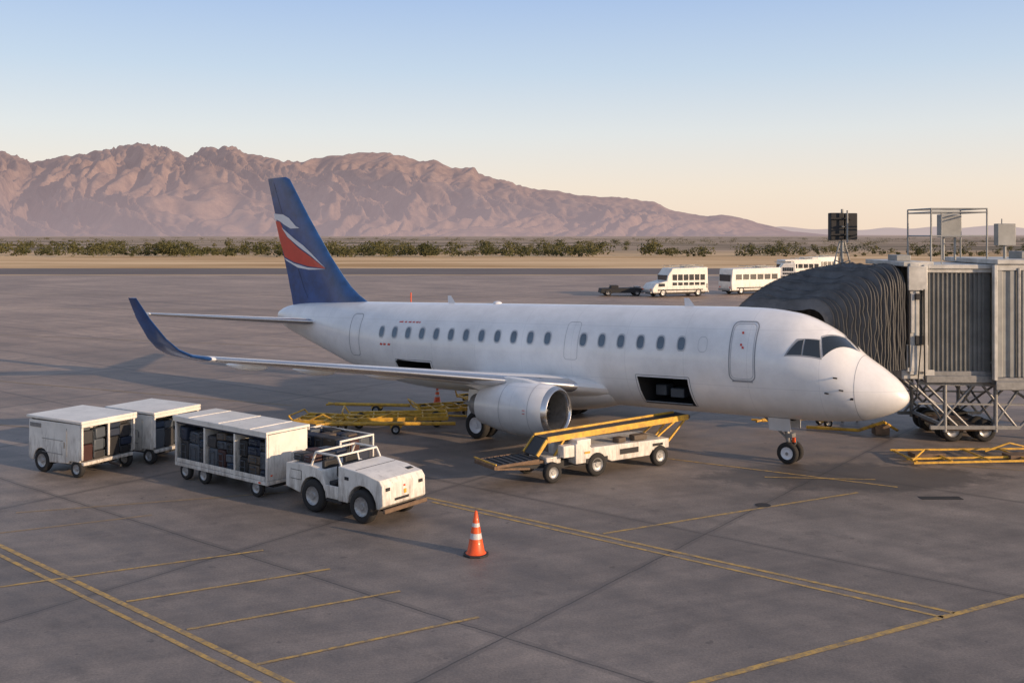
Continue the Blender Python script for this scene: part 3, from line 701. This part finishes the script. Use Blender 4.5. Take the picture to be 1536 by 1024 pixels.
b=Part('lamp_housing',fm,M['dark'],.03); b.box((-.22,.05,7.3),(.5,.35,1.02)); b.box((.3,.05,7.3),(.48,.3,1.0)); b.done()
b=Part('lamp_brackets',fm,M['dark']); b.box((-.05,-.2,7.6),(.9,.04,.05)); b.box((-.05,-.2,7.0),(.9,.04,.05)); b.done()
e=empty('ground_service_frame',(14.2,31.2,.004),(0,0,R(4)))
b=Part('frame_tubes',e,M['yellow'],.0)
for y in (-.8,-.3,.8): b.bar((-2.1,y,.12+.03*y),(3.5,y,.12),.05,.06)
for x in (-2.0,-.9,.3,1.5,2.6): b.bar((x,-.8,.13),(x,.8,.13),.05,.05)
b.cyl((-2.1,-.7,.15),(-1.4,0,.3),.03); b.cyl((.8,.4,.15),(1.6,.4,.4),.03); b.cyl((1.6,.4,.4),(2.6,.4,.15),.03); b.done()
b=Part('skids',e,M['rust'],.01); b.box((-1.2,.2,.12),(1.0,.5,.14)); b.box((1.6,-.2,.12),(.9,.5,.14)); b.done()
e=empty('cable_reel',(12.0,35.0,.004))
b=Part('cable',e,M['yellow']); b.cyl((-1.4,1.0,.08),(.2,.2,.12),.06); b.cyl((.2,.2,.12),(.9,-.3,.5),.06); b.cyl((.9,-.3,.5),(1.6,.3,.1),.05); b.done()
b=Part('reel_stand',e,M['rust'],.01); b.box((.9,0,.2),(.5,.4,.35)); b.done()

# ------------------------------------------------------------------ distant buses and vehicles
def bus(loc,ang,L,H,kind,name='airport_bus'):
    e=empty(name,(*loc,.004),(0,0,R(ang)))
    b=Part('body',e,M['white'],.08)
    if kind==0: b.prism([(-L/2,.5),(L/2-.1,.45),(L/2,.9),(L/2-.5,1.5),(L/2-1.9,1.8),(L/2-2.0,H-.9),(L/2-2.6,H-.1),(-L/2+.1,H)],-1.25,1.25)
    else: b.prism([(-L/2,.45),(L/2,.45),(L/2+.05,1.4),(L/2-.15,H-.1),(-L/2,H)],-1.25,1.25)
    b.done()
    g=Part('windows',e,M['glass'],.01); n=6
    xr=L-2.9 if kind==0 else L-.9
    for i in range(n):
        x=-L/2+.4+xr*(i+.5)/n
        for y in (-1.262,1.262): 
            g.box((x,y,H*.66),(xr/n*.82,.02,H*.2))
            if kind==0: g.box((x,y,H*.44),(xr/n*.8,.02,H*.1))
    if kind==1: g.box((L/2+.03,0,H*.62),(.02,2.1,H*.26))
    else: g.box((L/2-1.95,0,H*.62),(.1,2.1,H*.24)); g.box((L/2-1.2,-1.262,1.35),(.8,.02,.35)); g.box((L/2-1.2,1.262,1.35),(.8,.02,.35))
    g.done()
    s=Part('stripes',e,M['dark'],0)
    for y in (-1.263,1.263): s.box((0,y,.78),(L*.8,.02,.12)); s.box((-L/2+.2,y,1.2),(.1,.02,.5))
    s.box((0,0,.4),(L*.9,2.2,.2)); s.done()
    s=Part('bumper_bars',e,M['steel'],0); s.box((L/2+.08,0,.55),(.12,2.3,.2)); s.box((-L/2-.06,0,.55),(.12,2.3,.2)); s.done()
    s=Part('marker_lights',e,M['orange'],0); s.box((L/2+.03,-.95,.85),(.1,.2,.12)); s.box((L/2+.03,.95,.85),(.1,.2,.12)); s.done()
    r=Part('roof_rack',e,M['bridgelight'],0)
    for y in (-.8,.8): r.bar((-L*.45,y,H+.2),(L*.18,y,H+.16),.05,.05)
    for q in range(5): r.bar((-L*.43+q*L*.14,-.8,H+.19),(-L*.43+q*L*.14,.8,H+.19),.05,.05); r.box((-L*.43+q*L*.14,-.8,H+.08),(.05,.05,.2)); r.box((-L*.43+q*L*.14,.8,H+.08),(.05,.05,.2))
    r.box((-L*.2,0,H+.12),(1.3,1.0,.2)); r.done()
    T=Part('tires',e,M['tire'],ang=50); Hb=Part('wheel_hubs',e,M['hub'],ang=50)
    for x in (-L/2+1.3,L/2-1.4):
        for y in (-1.12,1.12): wheel(T,Hb,(x,y,.45),.45,.3)
    T.done();Hb.done()
bus((18.6,114),200,7.2,3.3,0); bus((28.3,119),205,7.2,3.1,1,'airport_bus'); 
bus((45,157),195,6.5,3.2,1,'utility_truck'); bus((40.2,150),170,4.5,2.8,0,'utility_truck'); bus((50.5,165),200,6,3.4,1,'utility_truck')
e=empty('pushback_tractor',(12.6,115,.004),(0,0,R(4)))
b=Part('body',e,M['dark'],.05); b.prism([(-2.6,.35),(2.4,.35),(2.6,.8),(1.2,.95),(.9,.9),(-2.5,.85)],-1,1); b.box((-.9,0,1.0),(.9,1.3,.4)); b.done()
b=Part('deck_rails',e,M['steel']); b.bar((-2.4,-.9,1.0),(-1.5,-.9,1.15),.05,.05); b.box((1.8,0,1.0),(.6,1.4,.12)); b.done()
T=Part('tires',e,M['tire'],ang=50); Hb=Part('wheel_hubs',e,M['hub'],ang=50)
for x in (-1.7,1.6):
    for y in (-.9,.9): wheel(T,Hb,(x,y,.4),.4,.3)
T.done();Hb.done()
e=empty('marker_pole',(-4.9,48.5,.004))
b=Part('pole',e,M['orange']); b.cyl((0,0,0),(0,0,4.2),.03); b.cyl((-.12,0,3.6),(.12,0,3.6),.02); b.done()

# ------------------------------------------------------------------ ground
def gnode(nt):
    N=nt.nodes; L=nt.links
    def m_(op,a,b=None,c=None):
        n=N.new('ShaderNodeMath'); n.operation=op
        for i,v in enumerate((a,b,c)):
            if v is None: continue
            if isinstance(v,(int,float)): n.inputs[i].default_value=v
            else: L.new(v,n.inputs[i])
        return n.outputs[0]
    def noise_(vec,scale,det=6,ro=.6,sc_=None,rot=0):
        n=N.new('ShaderNodeTexNoise'); n.inputs['Scale'].default_value=scale; n.inputs['Detail'].default_value=det; n.inputs['Roughness'].default_value=ro
        if sc_:
            mp=N.new('ShaderNodeMapping'); mp.vector_type='TEXTURE'; mp.inputs['Scale'].default_value=sc_; mp.inputs['Rotation'].default_value=(0,0,R(rot)); L.new(vec,mp.inputs[0]); vec=mp.outputs[0]
        L.new(vec,n.inputs['Vector']); return n.outputs['Fac']
    def ramp(f,p0,c0,p1,c1):
        r=N.new('ShaderNodeValToRGB'); r.color_ramp.elements[0].position=p0; r.color_ramp.elements[0].color=(*c0,1); r.color_ramp.elements[1].position=p1; r.color_ramp.elements[1].color=(*c1,1); L.new(f,r.inputs[0]); return r.outputs[0]
    def mix(f,a,b,mode='MIX'):
        n=N.new('ShaderNodeMixRGB'); n.blend_type=mode
        for i,v in enumerate((f,a,b)):
            if isinstance(v,(int,float)): n.inputs[i].default_value=v
            elif isinstance(v,tuple): n.inputs[i].default_value=(*v,1)
            else: L.new(v,n.inputs[i])
        return n.outputs[0]
    return N,L,m_,noise_,ramp,mix
def concrete():
    m=bpy.data.materials.new('apron_concrete'); m.use_nodes=True; nt=m.node_tree
    N,L,m_,noise_,ramp,mix=gnode(nt); b=N['Principled BSDF']
    tc=N.new('ShaderNodeTexCoord'); v=tc.outputs['Object']; sp=N.new('ShaderNodeSeparateXYZ'); L.new(v,sp.inputs[0]); X,Y=sp.outputs['X'],sp.outputs['Y']
    wob=m_('MULTIPLY',m_('SUBTRACT',noise_(v,1.2,4),.5),.10)
    a=m_('ADD',m_('ADD',m_('MULTIPLY',X,-.789),m_('MULTIPLY',Y,.614)),wob); c=m_('ADD',m_('ADD',m_('MULTIPLY',X,-.614),m_('MULTIPLY',Y,-.789)),wob)
    a_=m_('DIVIDE',m_('ADD',a,103.2),7.6); c_=m_('DIVIDE',m_('ADD',c,600+14.05),7.6)
    def edge(q,w): 
        f=m_('FRACT',q); return m_('LESS_THAN',m_('MINIMUM',f,m_('SUBTRACT',1.0,f)),w)
    seam=m_('MAXIMUM',edge(a_,.0025),edge(c_,.0025))
    seamw=m_('MAXIMUM',edge(a_,.016),edge(c_,.016))
    wn=N.new('ShaderNodeTexWhiteNoise'); wn.noise_dimensions='2D'; cb=N.new('ShaderNodeCombineXYZ'); L.new(m_('FLOOR',a_),cb.inputs[0]); L.new(m_('FLOOR',c_),cb.inputs[1]); L.new(cb.outputs[0],wn.inputs['Vector'])
    n1=noise_(v,.09,8,.62); n2=noise_(v,1.3,8,.7); n3=noise_(v,22,4,.7); n4=noise_(v,.35,7,.62,(5,.5,1),-38); n5=noise_(v,.5,7,.65,(7,.35,1),22)
    col=ramp(n1,.32,(.165,.144,.130),.68,(.262,.230,.205))
    col=mix(.65,col,ramp(n2,.3,(.58,.58,.58),.7,(1.30,1.28,1.25)),'MULTIPLY')
    col=mix(.55,col,ramp(n3,.3,(.5,.5,.5),.7,(1.4,1.4,1.4)),'MULTIPLY')
    col=mix(.6,col,ramp(n4,.3,(.62,.62,.63),.62,(1.18,1.16,1.14)),'MULTIPLY')
    col=mix(.5,col,ramp(n5,.3,(.62,.62,.63),.62,(1.14,1.12,1.10)),'MULTIPLY')
    tv=m_('ADD',m_('MULTIPLY',wn.outputs['Value'],.18),.91); cbv=N.new('ShaderNodeCombineXYZ'); [L.new(tv,cbv.inputs[i]) for i in range(3)]
    col=mix(1.0,col,cbv.outputs[0],'MULTIPLY')
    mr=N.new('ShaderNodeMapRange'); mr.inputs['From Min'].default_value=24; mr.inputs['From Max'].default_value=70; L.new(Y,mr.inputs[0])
    col=mix(mr.outputs[0],col,mix(1.0,col,(1.65,1.38,1.18),'MULTIPLY'))  # grazing light on the far apron, painted in: colour warms and lightens with distance
    st1=ramp(noise_(v,.8,7,.7),.57,(0,0,0),.72,(1,1,1))
    col=mix(m_('MULTIPLY',st1,.5),col,(.055,.048,.044))
    st2=ramp(noise_(v,3.1,3,.5),.69,(0,0,0),.73,(1,1,1))
    col=mix(m_('MULTIPLY',st2,.5),col,(.055,.05,.046))
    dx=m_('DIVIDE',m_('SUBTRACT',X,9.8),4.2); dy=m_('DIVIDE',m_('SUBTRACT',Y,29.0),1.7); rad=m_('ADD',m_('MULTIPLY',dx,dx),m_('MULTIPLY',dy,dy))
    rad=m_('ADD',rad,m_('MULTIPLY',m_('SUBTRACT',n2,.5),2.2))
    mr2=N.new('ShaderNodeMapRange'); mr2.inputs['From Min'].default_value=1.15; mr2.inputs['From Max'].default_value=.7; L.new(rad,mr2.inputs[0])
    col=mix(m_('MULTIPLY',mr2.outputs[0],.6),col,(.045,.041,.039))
    col=mix(m_('MULTIPLY',seamw,m_('MULTIPLY',n2,.5)),col,(.055,.05,.047))
    col=mix(m_('MULTIPLY',seam,m_('ADD',m_('MULTIPLY',n4,.8),.25)),col,(.03,.028,.027))
    L.new(col,b.inputs['Base Color'])
    rr=N.new('ShaderNodeMapRange'); rr.inputs['To Min'].default_value=.45; rr.inputs['To Max'].default_value=.8; L.new(n2,rr.inputs[0]); L.new(rr.outputs[0],b.inputs['Roughness'])
    bp=N.new('ShaderNodeBump'); bp.inputs['Strength'].default_value=.35; bp.inputs['Distance'].default_value=.01; L.new(n3,bp.inputs['Height']); L.new(bp.outputs[0],b.inputs['Normal'])
    return m
def terrain():
    m=bpy.data.materials.new('desert_terrain_haze'); m.use_nodes=True; nt=m.node_tree
    N,L,m_,noise_,ramp,mix=gnode(nt); b=N['Principled BSDF']; b.inputs['Roughness'].default_value=.95; b.inputs['Specular IOR Level'].default_value=.1
    tc=N.new('ShaderNodeTexCoord'); v=tc.outputs['Object']; sp=N.new('ShaderNodeSeparateXYZ'); L.new(v,sp.inputs[0]); Y=sp.outputs['Y']
    col=ramp(noise_(v,.03,8,.7,(4,.8,1)),.38,(.46,.29,.14),.6,(.80,.57,.33))
    far=ramp(noise_(v,.006,9,.74,(2.2,.9,1)),.42,(.14,.115,.075),.58,(.48,.36,.26))
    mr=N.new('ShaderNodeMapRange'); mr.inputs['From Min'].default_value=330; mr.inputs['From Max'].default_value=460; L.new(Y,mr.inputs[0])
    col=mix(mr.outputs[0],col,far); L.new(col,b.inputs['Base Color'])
    em=N.new('ShaderNodeEmission'); em.inputs[0].default_value=(.55,.42,.39,1); em.inputs[1].default_value=1  # aerial haze painted in as a glow that grows with distance
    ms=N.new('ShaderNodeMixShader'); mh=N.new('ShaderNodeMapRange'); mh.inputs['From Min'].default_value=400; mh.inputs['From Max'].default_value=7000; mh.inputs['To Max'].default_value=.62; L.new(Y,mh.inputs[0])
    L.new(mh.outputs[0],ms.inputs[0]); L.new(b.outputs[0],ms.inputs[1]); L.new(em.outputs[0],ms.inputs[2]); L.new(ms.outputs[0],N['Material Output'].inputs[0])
    return m
def sheet(name,x0,x1,y0,y1,z,m):
    P=Part(name,None,m); P.poly([(x0,y0,z),(x1,y0,z),(x1,y1,z),(x0,y1,z)]); return P.done(False)
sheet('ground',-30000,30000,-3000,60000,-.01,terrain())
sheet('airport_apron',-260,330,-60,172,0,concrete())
rm=mat('runway_asphalt',(.145,.113,.10),.8,0,0,.25,.05)
sheet('taxiway_road',-900,1200,176,208,0.0,rm)
sheet('verge_ground',-900,1200,172,176,-.004,mat('verge_sand',(.50,.35,.21),.9,0,0,.3,.05))
def worn(name,col,p0=.36,p1=.52):
    m=mat(name,col,.7,0,0,.3,3); nt=m.node_tree; N=nt.nodes; L=nt.links; b=N['Principled BSDF']; src=b.inputs['Base Color'].links[0].from_socket
    tc=N.new('ShaderNodeTexCoord'); n=N.new('ShaderNodeTexNoise'); n.inputs['Scale'].default_value=5; n.inputs['Detail'].default_value=9; n.inputs['Roughness'].default_value=.8; L.new(tc.outputs['Object'],n.inputs['Vector'])
    r=N.new('ShaderNodeValToRGB'); r.color_ramp.elements[0].position=p0; r.color_ramp.elements[1].position=p1; L.new(n.outputs['Fac'],r.inputs[0])
    mx=N.new('ShaderNodeMixRGB'); L.new(r.outputs[0],mx.inputs[0]); L.new(src,mx.inputs[2]); mx.inputs[1].default_value=(.22,.175,.12,1); L.new(mx.outputs[0],b.inputs['Base Color']); return m
pm=worn('painted_line_yellow',(.60,.38,.10),.40,.58)
pm2=worn('painted_line_faded',(.36,.25,.14),.42,.6)
lines=Part('apron_markings',None,pm); lf=Part('faded_apron_markings',None,pm2)
def line(P,a,b,w,z=.006):
    a=Vector((*a,z)); b=Vector((*b,z)); d=(b-a).normalized(); n=Vector((-d.y,d.x,0))*w/2
    P.poly([a-n,b-n,b+n,a+n])
line(lines,(-19.9,29.7),(-1.1,13.6),.12); line(lines,(-19.6,29.1),(-1.5,13.5),.10)
line(lines,(-2.3,26.67),(8.2,18.53),.11); line(lines,(-2.1,26.22),(7.9,18.31),.09)
line(lines,(12.6,20.84),(0,14.08),.14)
line(lines,(2.14,23.44),(9.4,27.18),.09)
for a,b_ in (((-10.18,19.89),(-5.52,22.2)),((-7.36,19.09),(-3.81,20.96)),((-5.77,17.74),(-2.2,19.66)),((-4.16,16.3),(-.61,18.32))): line(lines,a,b_,.08,.009)
line(lines,(4.6,31.45),(10.7,27.75),.10); line(lines,(7.3,28.9),(10.4,28.6),.08,.009)
line(lf,(-24,39),(-9.5,33.0),.10); line(lf,(-12.5,25.2),(-6.2,27.2),.1); line(lf,(-34,52),(-9,41),.15); line(lf,(-60,78),(-12,62),.2); line(lf,(-14,22.5),(-9,25),.1)
line(lf,(-80,120),(120,100),.3,.009); line(lf,(6,44),(26,34),.12); line(lf,(-50,95),(60,88),.25); line(lf,(12,31),(22,27),.12)
lines.done(False); lf.done(False)
P=Part('pit_cover',None,M['dark']); 
P.lathe([(.008,.001),(.008,.2)],(6.5,25.9,0),'z',24); P.done(False)
P=Part('drain_grate',None,M['dark'],0); P.box((11.4,26.6,.006),(1.1,.3,.006)); P.done()

# ------------------------------------------------------------------ tree line
def foliage_mat():
    m=bpy.data.materials.new('desert_foliage'); m.use_nodes=True; nt=m.node_tree; N,L,m_,noise_,ramp,mix=gnode(nt)
    b=N['Principled BSDF']; b.inputs['Roughness'].default_value=.9; b.inputs['Specular IOR Level'].default_value=.1; tc=N.new('ShaderNodeTexCoord')
    col=ramp(noise_(tc.outputs['Object'],.12,5,.75),.35,(.035,.042,.018),.65,(.11,.10,.045)); L.new(col,b.inputs['Base Color']); return m
rd=random.Random(3)
TL=Part('distant_tree_line',None,foliage_mat())
def bush(x,y,h,w,dn=1):
    n=int((50+h*22)*dn)
    lobes=[(rd.uniform(-.38,.38)*w,rd.uniform(-.38,.38)*w,rd.uniform(.35,.62)*h,rd.uniform(.22,.4)) for _ in range(6)]
    for i in range(n):
        lx,ly,lz,lr=rd.choice(lobes)
        a=rd.uniform(0,6.28); e=rd.uniform(-1,1); r_=lr*w*(rd.random()**.33)
        c=Vector((x+lx+math.cos(a)*r_*math.sqrt(1-e*e),y+ly+math.sin(a)*r_*math.sqrt(1-e*e),max(.1,lz+e*lr*h*.95)))
        s=rd.uniform(.16,.36)*(.5+h*.13)
        u=Vector((rd.uniform(-1,1),rd.uniform(-1,1),rd.uniform(-1,1))).normalized(); v=u.orthogonal().normalized()
        TL.poly([c-u*s,c+v*s,c+u*s,c-v*s])
for i in range(1150):
    y=rd.choice((rd.uniform(312,350),rd.uniform(322,400),rd.uniform(350,620)))
    k=rd.uniform(-.6,.6); dens=.8 if k<.15 else .5
    if noise.noise(Vector((k*14,y*.012,0)))<-.16 or rd.random()>dens: continue
    h=rd.choice((rd.uniform(1.0,2.2),rd.uniform(1.0,2.6),rd.uniform(2.0,3.8),rd.uniform(3.2,5.6)))*(1.0 if k<.15 else .8)
    bush(k*y,y,h,h*rd.uniform(.9,1.8))
for i in range(260):
    y=rd.uniform(600,1600); k=rd.uniform(-.6,.6); bush(k*y,y,rd.uniform(2.0,4.0),rd.uniform(5,18),.7)
TL.done(False)

# ------------------------------------------------------------------ mountains
SK=[(-300,235),(-150,220),(0,226),(25,233),(50,243),(100,233),(160,223),(190,216),(215,215),(250,219),(265,228),(280,233),(300,222),(320,217),(345,218),(375,232),(405,236),(430,241),(480,237),(500,232),(530,230),(580,227),(620,238),(650,240),(680,250),(695,250),(708,249),(718,257),(740,266),(800,282),(830,285),(870,292),(930,295),(980,302),(1010,315),(1060,323),(1085,321),(1110,325),(1150,336),(1190,346),(1250,351),(1400,353),(1900,354)]
def sky_h(k):
    x=768+k*1500
    for (a,ya),(b,yb) in zip(SK,SK[1:]):
        if a<=x<=b: t=(x-a)/(b-a); t=t*t*(3-2*t)*.5+t*.5; return (352-(ya+(yb-ya)*t))/1500
    return 0
def mtn_mat(name,c0,c1,haze,hf0,hf1,h1):
    m=bpy.data.materials.new(name); m.use_nodes=True; nt=m.node_tree; N,L,m_,noise_,ramp,mix=gnode(nt)
    b=N['Principled BSDF']; b.inputs['Roughness'].default_value=1; b.inputs['Specular IOR Level'].default_value=0
    tc=N.new('ShaderNodeTexCoord'); sp=N.new('ShaderNodeSeparateXYZ'); L.new(tc.outputs['Object'],sp.inputs[0])
    col=ramp(noise_(tc.outputs['Object'],.006,11,.8),.38,c0,.62,c1); L.new(col,b.inputs['Base Color'])
    em=N.new('ShaderNodeEmission'); em.inputs[0].default_value=(*haze,1); em.inputs[1].default_value=1  # painted haze: glowing colour mixed over the rock, strongest at the foot
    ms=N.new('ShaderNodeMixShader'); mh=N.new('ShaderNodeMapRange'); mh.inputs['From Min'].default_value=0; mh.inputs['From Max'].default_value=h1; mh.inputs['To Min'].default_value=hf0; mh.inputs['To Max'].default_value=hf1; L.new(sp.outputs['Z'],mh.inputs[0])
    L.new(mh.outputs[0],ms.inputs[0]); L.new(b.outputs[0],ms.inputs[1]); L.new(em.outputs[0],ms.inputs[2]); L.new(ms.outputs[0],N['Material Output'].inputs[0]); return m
MT=Part('mountain_range',None,mtn_mat('mountain_rock_haze',(.15,.10,.082),(.38,.26,.195),(.45,.355,.385),.66,.42,480),ang=180)
NK,NR=760,230; rows=[]
for j in range(NR+1):
    rr=j/NR; r=3800+rr*5200; row=[]
    for i in range(NK+1):
        k=-.72+1.5*i/NK
        H=sky_h(k)*7400
        u=min(1,max(0,(r-3800)/3600)); back=max(0,(r-7400)/1600)
        wx=noise.noise(Vector((k*5,rr*2.5,1.7)))*.16+noise.noise(Vector((k*18,rr*7,3.7)))*.03
        def ridge(v): return 1-math.sqrt((noise.noise(v)*2)**2+.004)
        sp1=ridge(Vector(((k+wx)*8+rr*1.5,rr*1.6,4.2)))
        sp2=ridge(Vector(((k+wx)*23-rr*2,rr*3.6,9.2)))
        sp3=ridge(Vector(((k+wx*.8)*60+rr*4,rr*9,2.2)))
        sp4=ridge(Vector(((k+wx*.5)*150-rr*6,rr*22,6.2)))
        base=u**2.0
        mod=(u**1.1)*(1-u)**.95*1.5
        h=H*(base+mod*(.66*sp1+.46*sp2+.26*sp3+.12*sp4-.65)+(.03*(sp3-.5)+.03*(sp4-.5))*u)
        h*=(1-back*.8)
        h-=25*(1-u)**4
        row.append(Vector((k*r,r,max(h,-30))))
    rows.append(row)
MT.rows(rows); MT.done(False)
MT=Part('far_hills',None,mtn_mat('far_hill_rock_haze',(.2,.15,.14),(.3,.22,.2),(.62,.51,.50),.8,.75,300),ang=180)
rows=[]
for j in range(13):
    rr=j/12; row=[]
    for i in range(241):
        k=-.1+.95*i/240; h=(34+50*noise.noise(Vector((k*9,3,1)))+34*noise.noise(Vector((k*28,3,5)))+70*max(0,noise.noise(Vector((k*5+2,8,8)))))*1.9
        row.append(Vector((k*(17000+rr*2500),17000+rr*2500,-20+max(0,h+60)*math.sin(math.pi*rr))))
    rows.append(row)
MT.rows(rows); MT.done(False)

# ------------------------------------------------------------------ sky, sun
SUN=Vector((.86,-.51,0)).normalized(); EL=R(13)
w=bpy.data.worlds.new('World'); sc.world=w; w.use_nodes=True; nt=w.node_tree; N=nt.nodes; L=nt.links; bg=N['Background']
sky=N.new('ShaderNodeTexSky'); sky.sky_type='NISHITA'; sky.sun_disc=False; sky.sun_elevation=EL; sky.sun_rotation=math.atan2(SUN.x,SUN.y)
sky.air_density=1.0; sky.dust_density=1.5; sky.ozone_density=1.5; sky.altitude=300
L.new(sky.outputs[0],bg.inputs[0]); bg.inputs[1].default_value=.12
# hazy desert evening air: pale warm band low down, blue above (by true elevation of the sky direction)
tc=N.new('ShaderNodeTexCoord'); sp=N.new('ShaderNodeSeparateXYZ'); L.new(tc.outputs['Generated'],sp.inputs[0])
mr=N.new('ShaderNodeMapRange'); mr.inputs['From Min'].default_value=0; mr.inputs['From Max'].default_value=1; L.new(sp.outputs['Z'],mr.inputs[0])
r=N.new('ShaderNodeValToRGB'); cr=r.color_ramp; cr.elements[0].position=0; cr.elements[0].color=(1.0,.79,.62,1); cr.elements[1].position=1; cr.elements[1].color=(.25,.30,.42,1)
for p,c in ((.045,(.97,.84,.71)),(.10,(.82,.84,.84)),(.16,(.61,.73,.87)),(.25,(.39,.55,.86)),(.5,(.33,.41,.60))):
    el=cr.elements.new(p); el.color=(*c,1)
L.new(mr.outputs[0],r.inputs[0])
bg2=N.new('ShaderNodeBackground'); L.new(r.outputs[0],bg2.inputs[0]); bg2.inputs[1].default_value=1.0
ms=N.new('ShaderNodeMixShader'); ms.inputs[0].default_value=.88; L.new(bg.outputs[0],ms.inputs[1]); L.new(bg2.outputs[0],ms.inputs[2]); L.new(ms.outputs[0],N['World Output'].inputs[0])
l=bpy.data.lights.new('sun','SUN'); l.energy=5.0; l.angle=R(.5); l.color=(1,.72,.47)
so=bpy.data.objects.new('sun',l); sc.collection.objects.link(so)
d=Vector((SUN.x*math.cos(EL),SUN.y*math.cos(EL),math.sin(EL))); so.rotation_euler=d.to_track_quat('Z','Y').to_euler(); so.location=(30,-20,40)
# ------------------------------------------------------------------ camera
cd=bpy.data.cameras.new('camera'); cd.sensor_width=36; cd.lens=35.156; cd.shift_y=-160/1536; cd.clip_end=100000; cd.clip_start=.1
co=bpy.data.objects.new('camera',cd); sc.collection.objects.link(co); co.location=(0,0,7); co.rotation_euler=(R(90),0,0); sc.camera=co
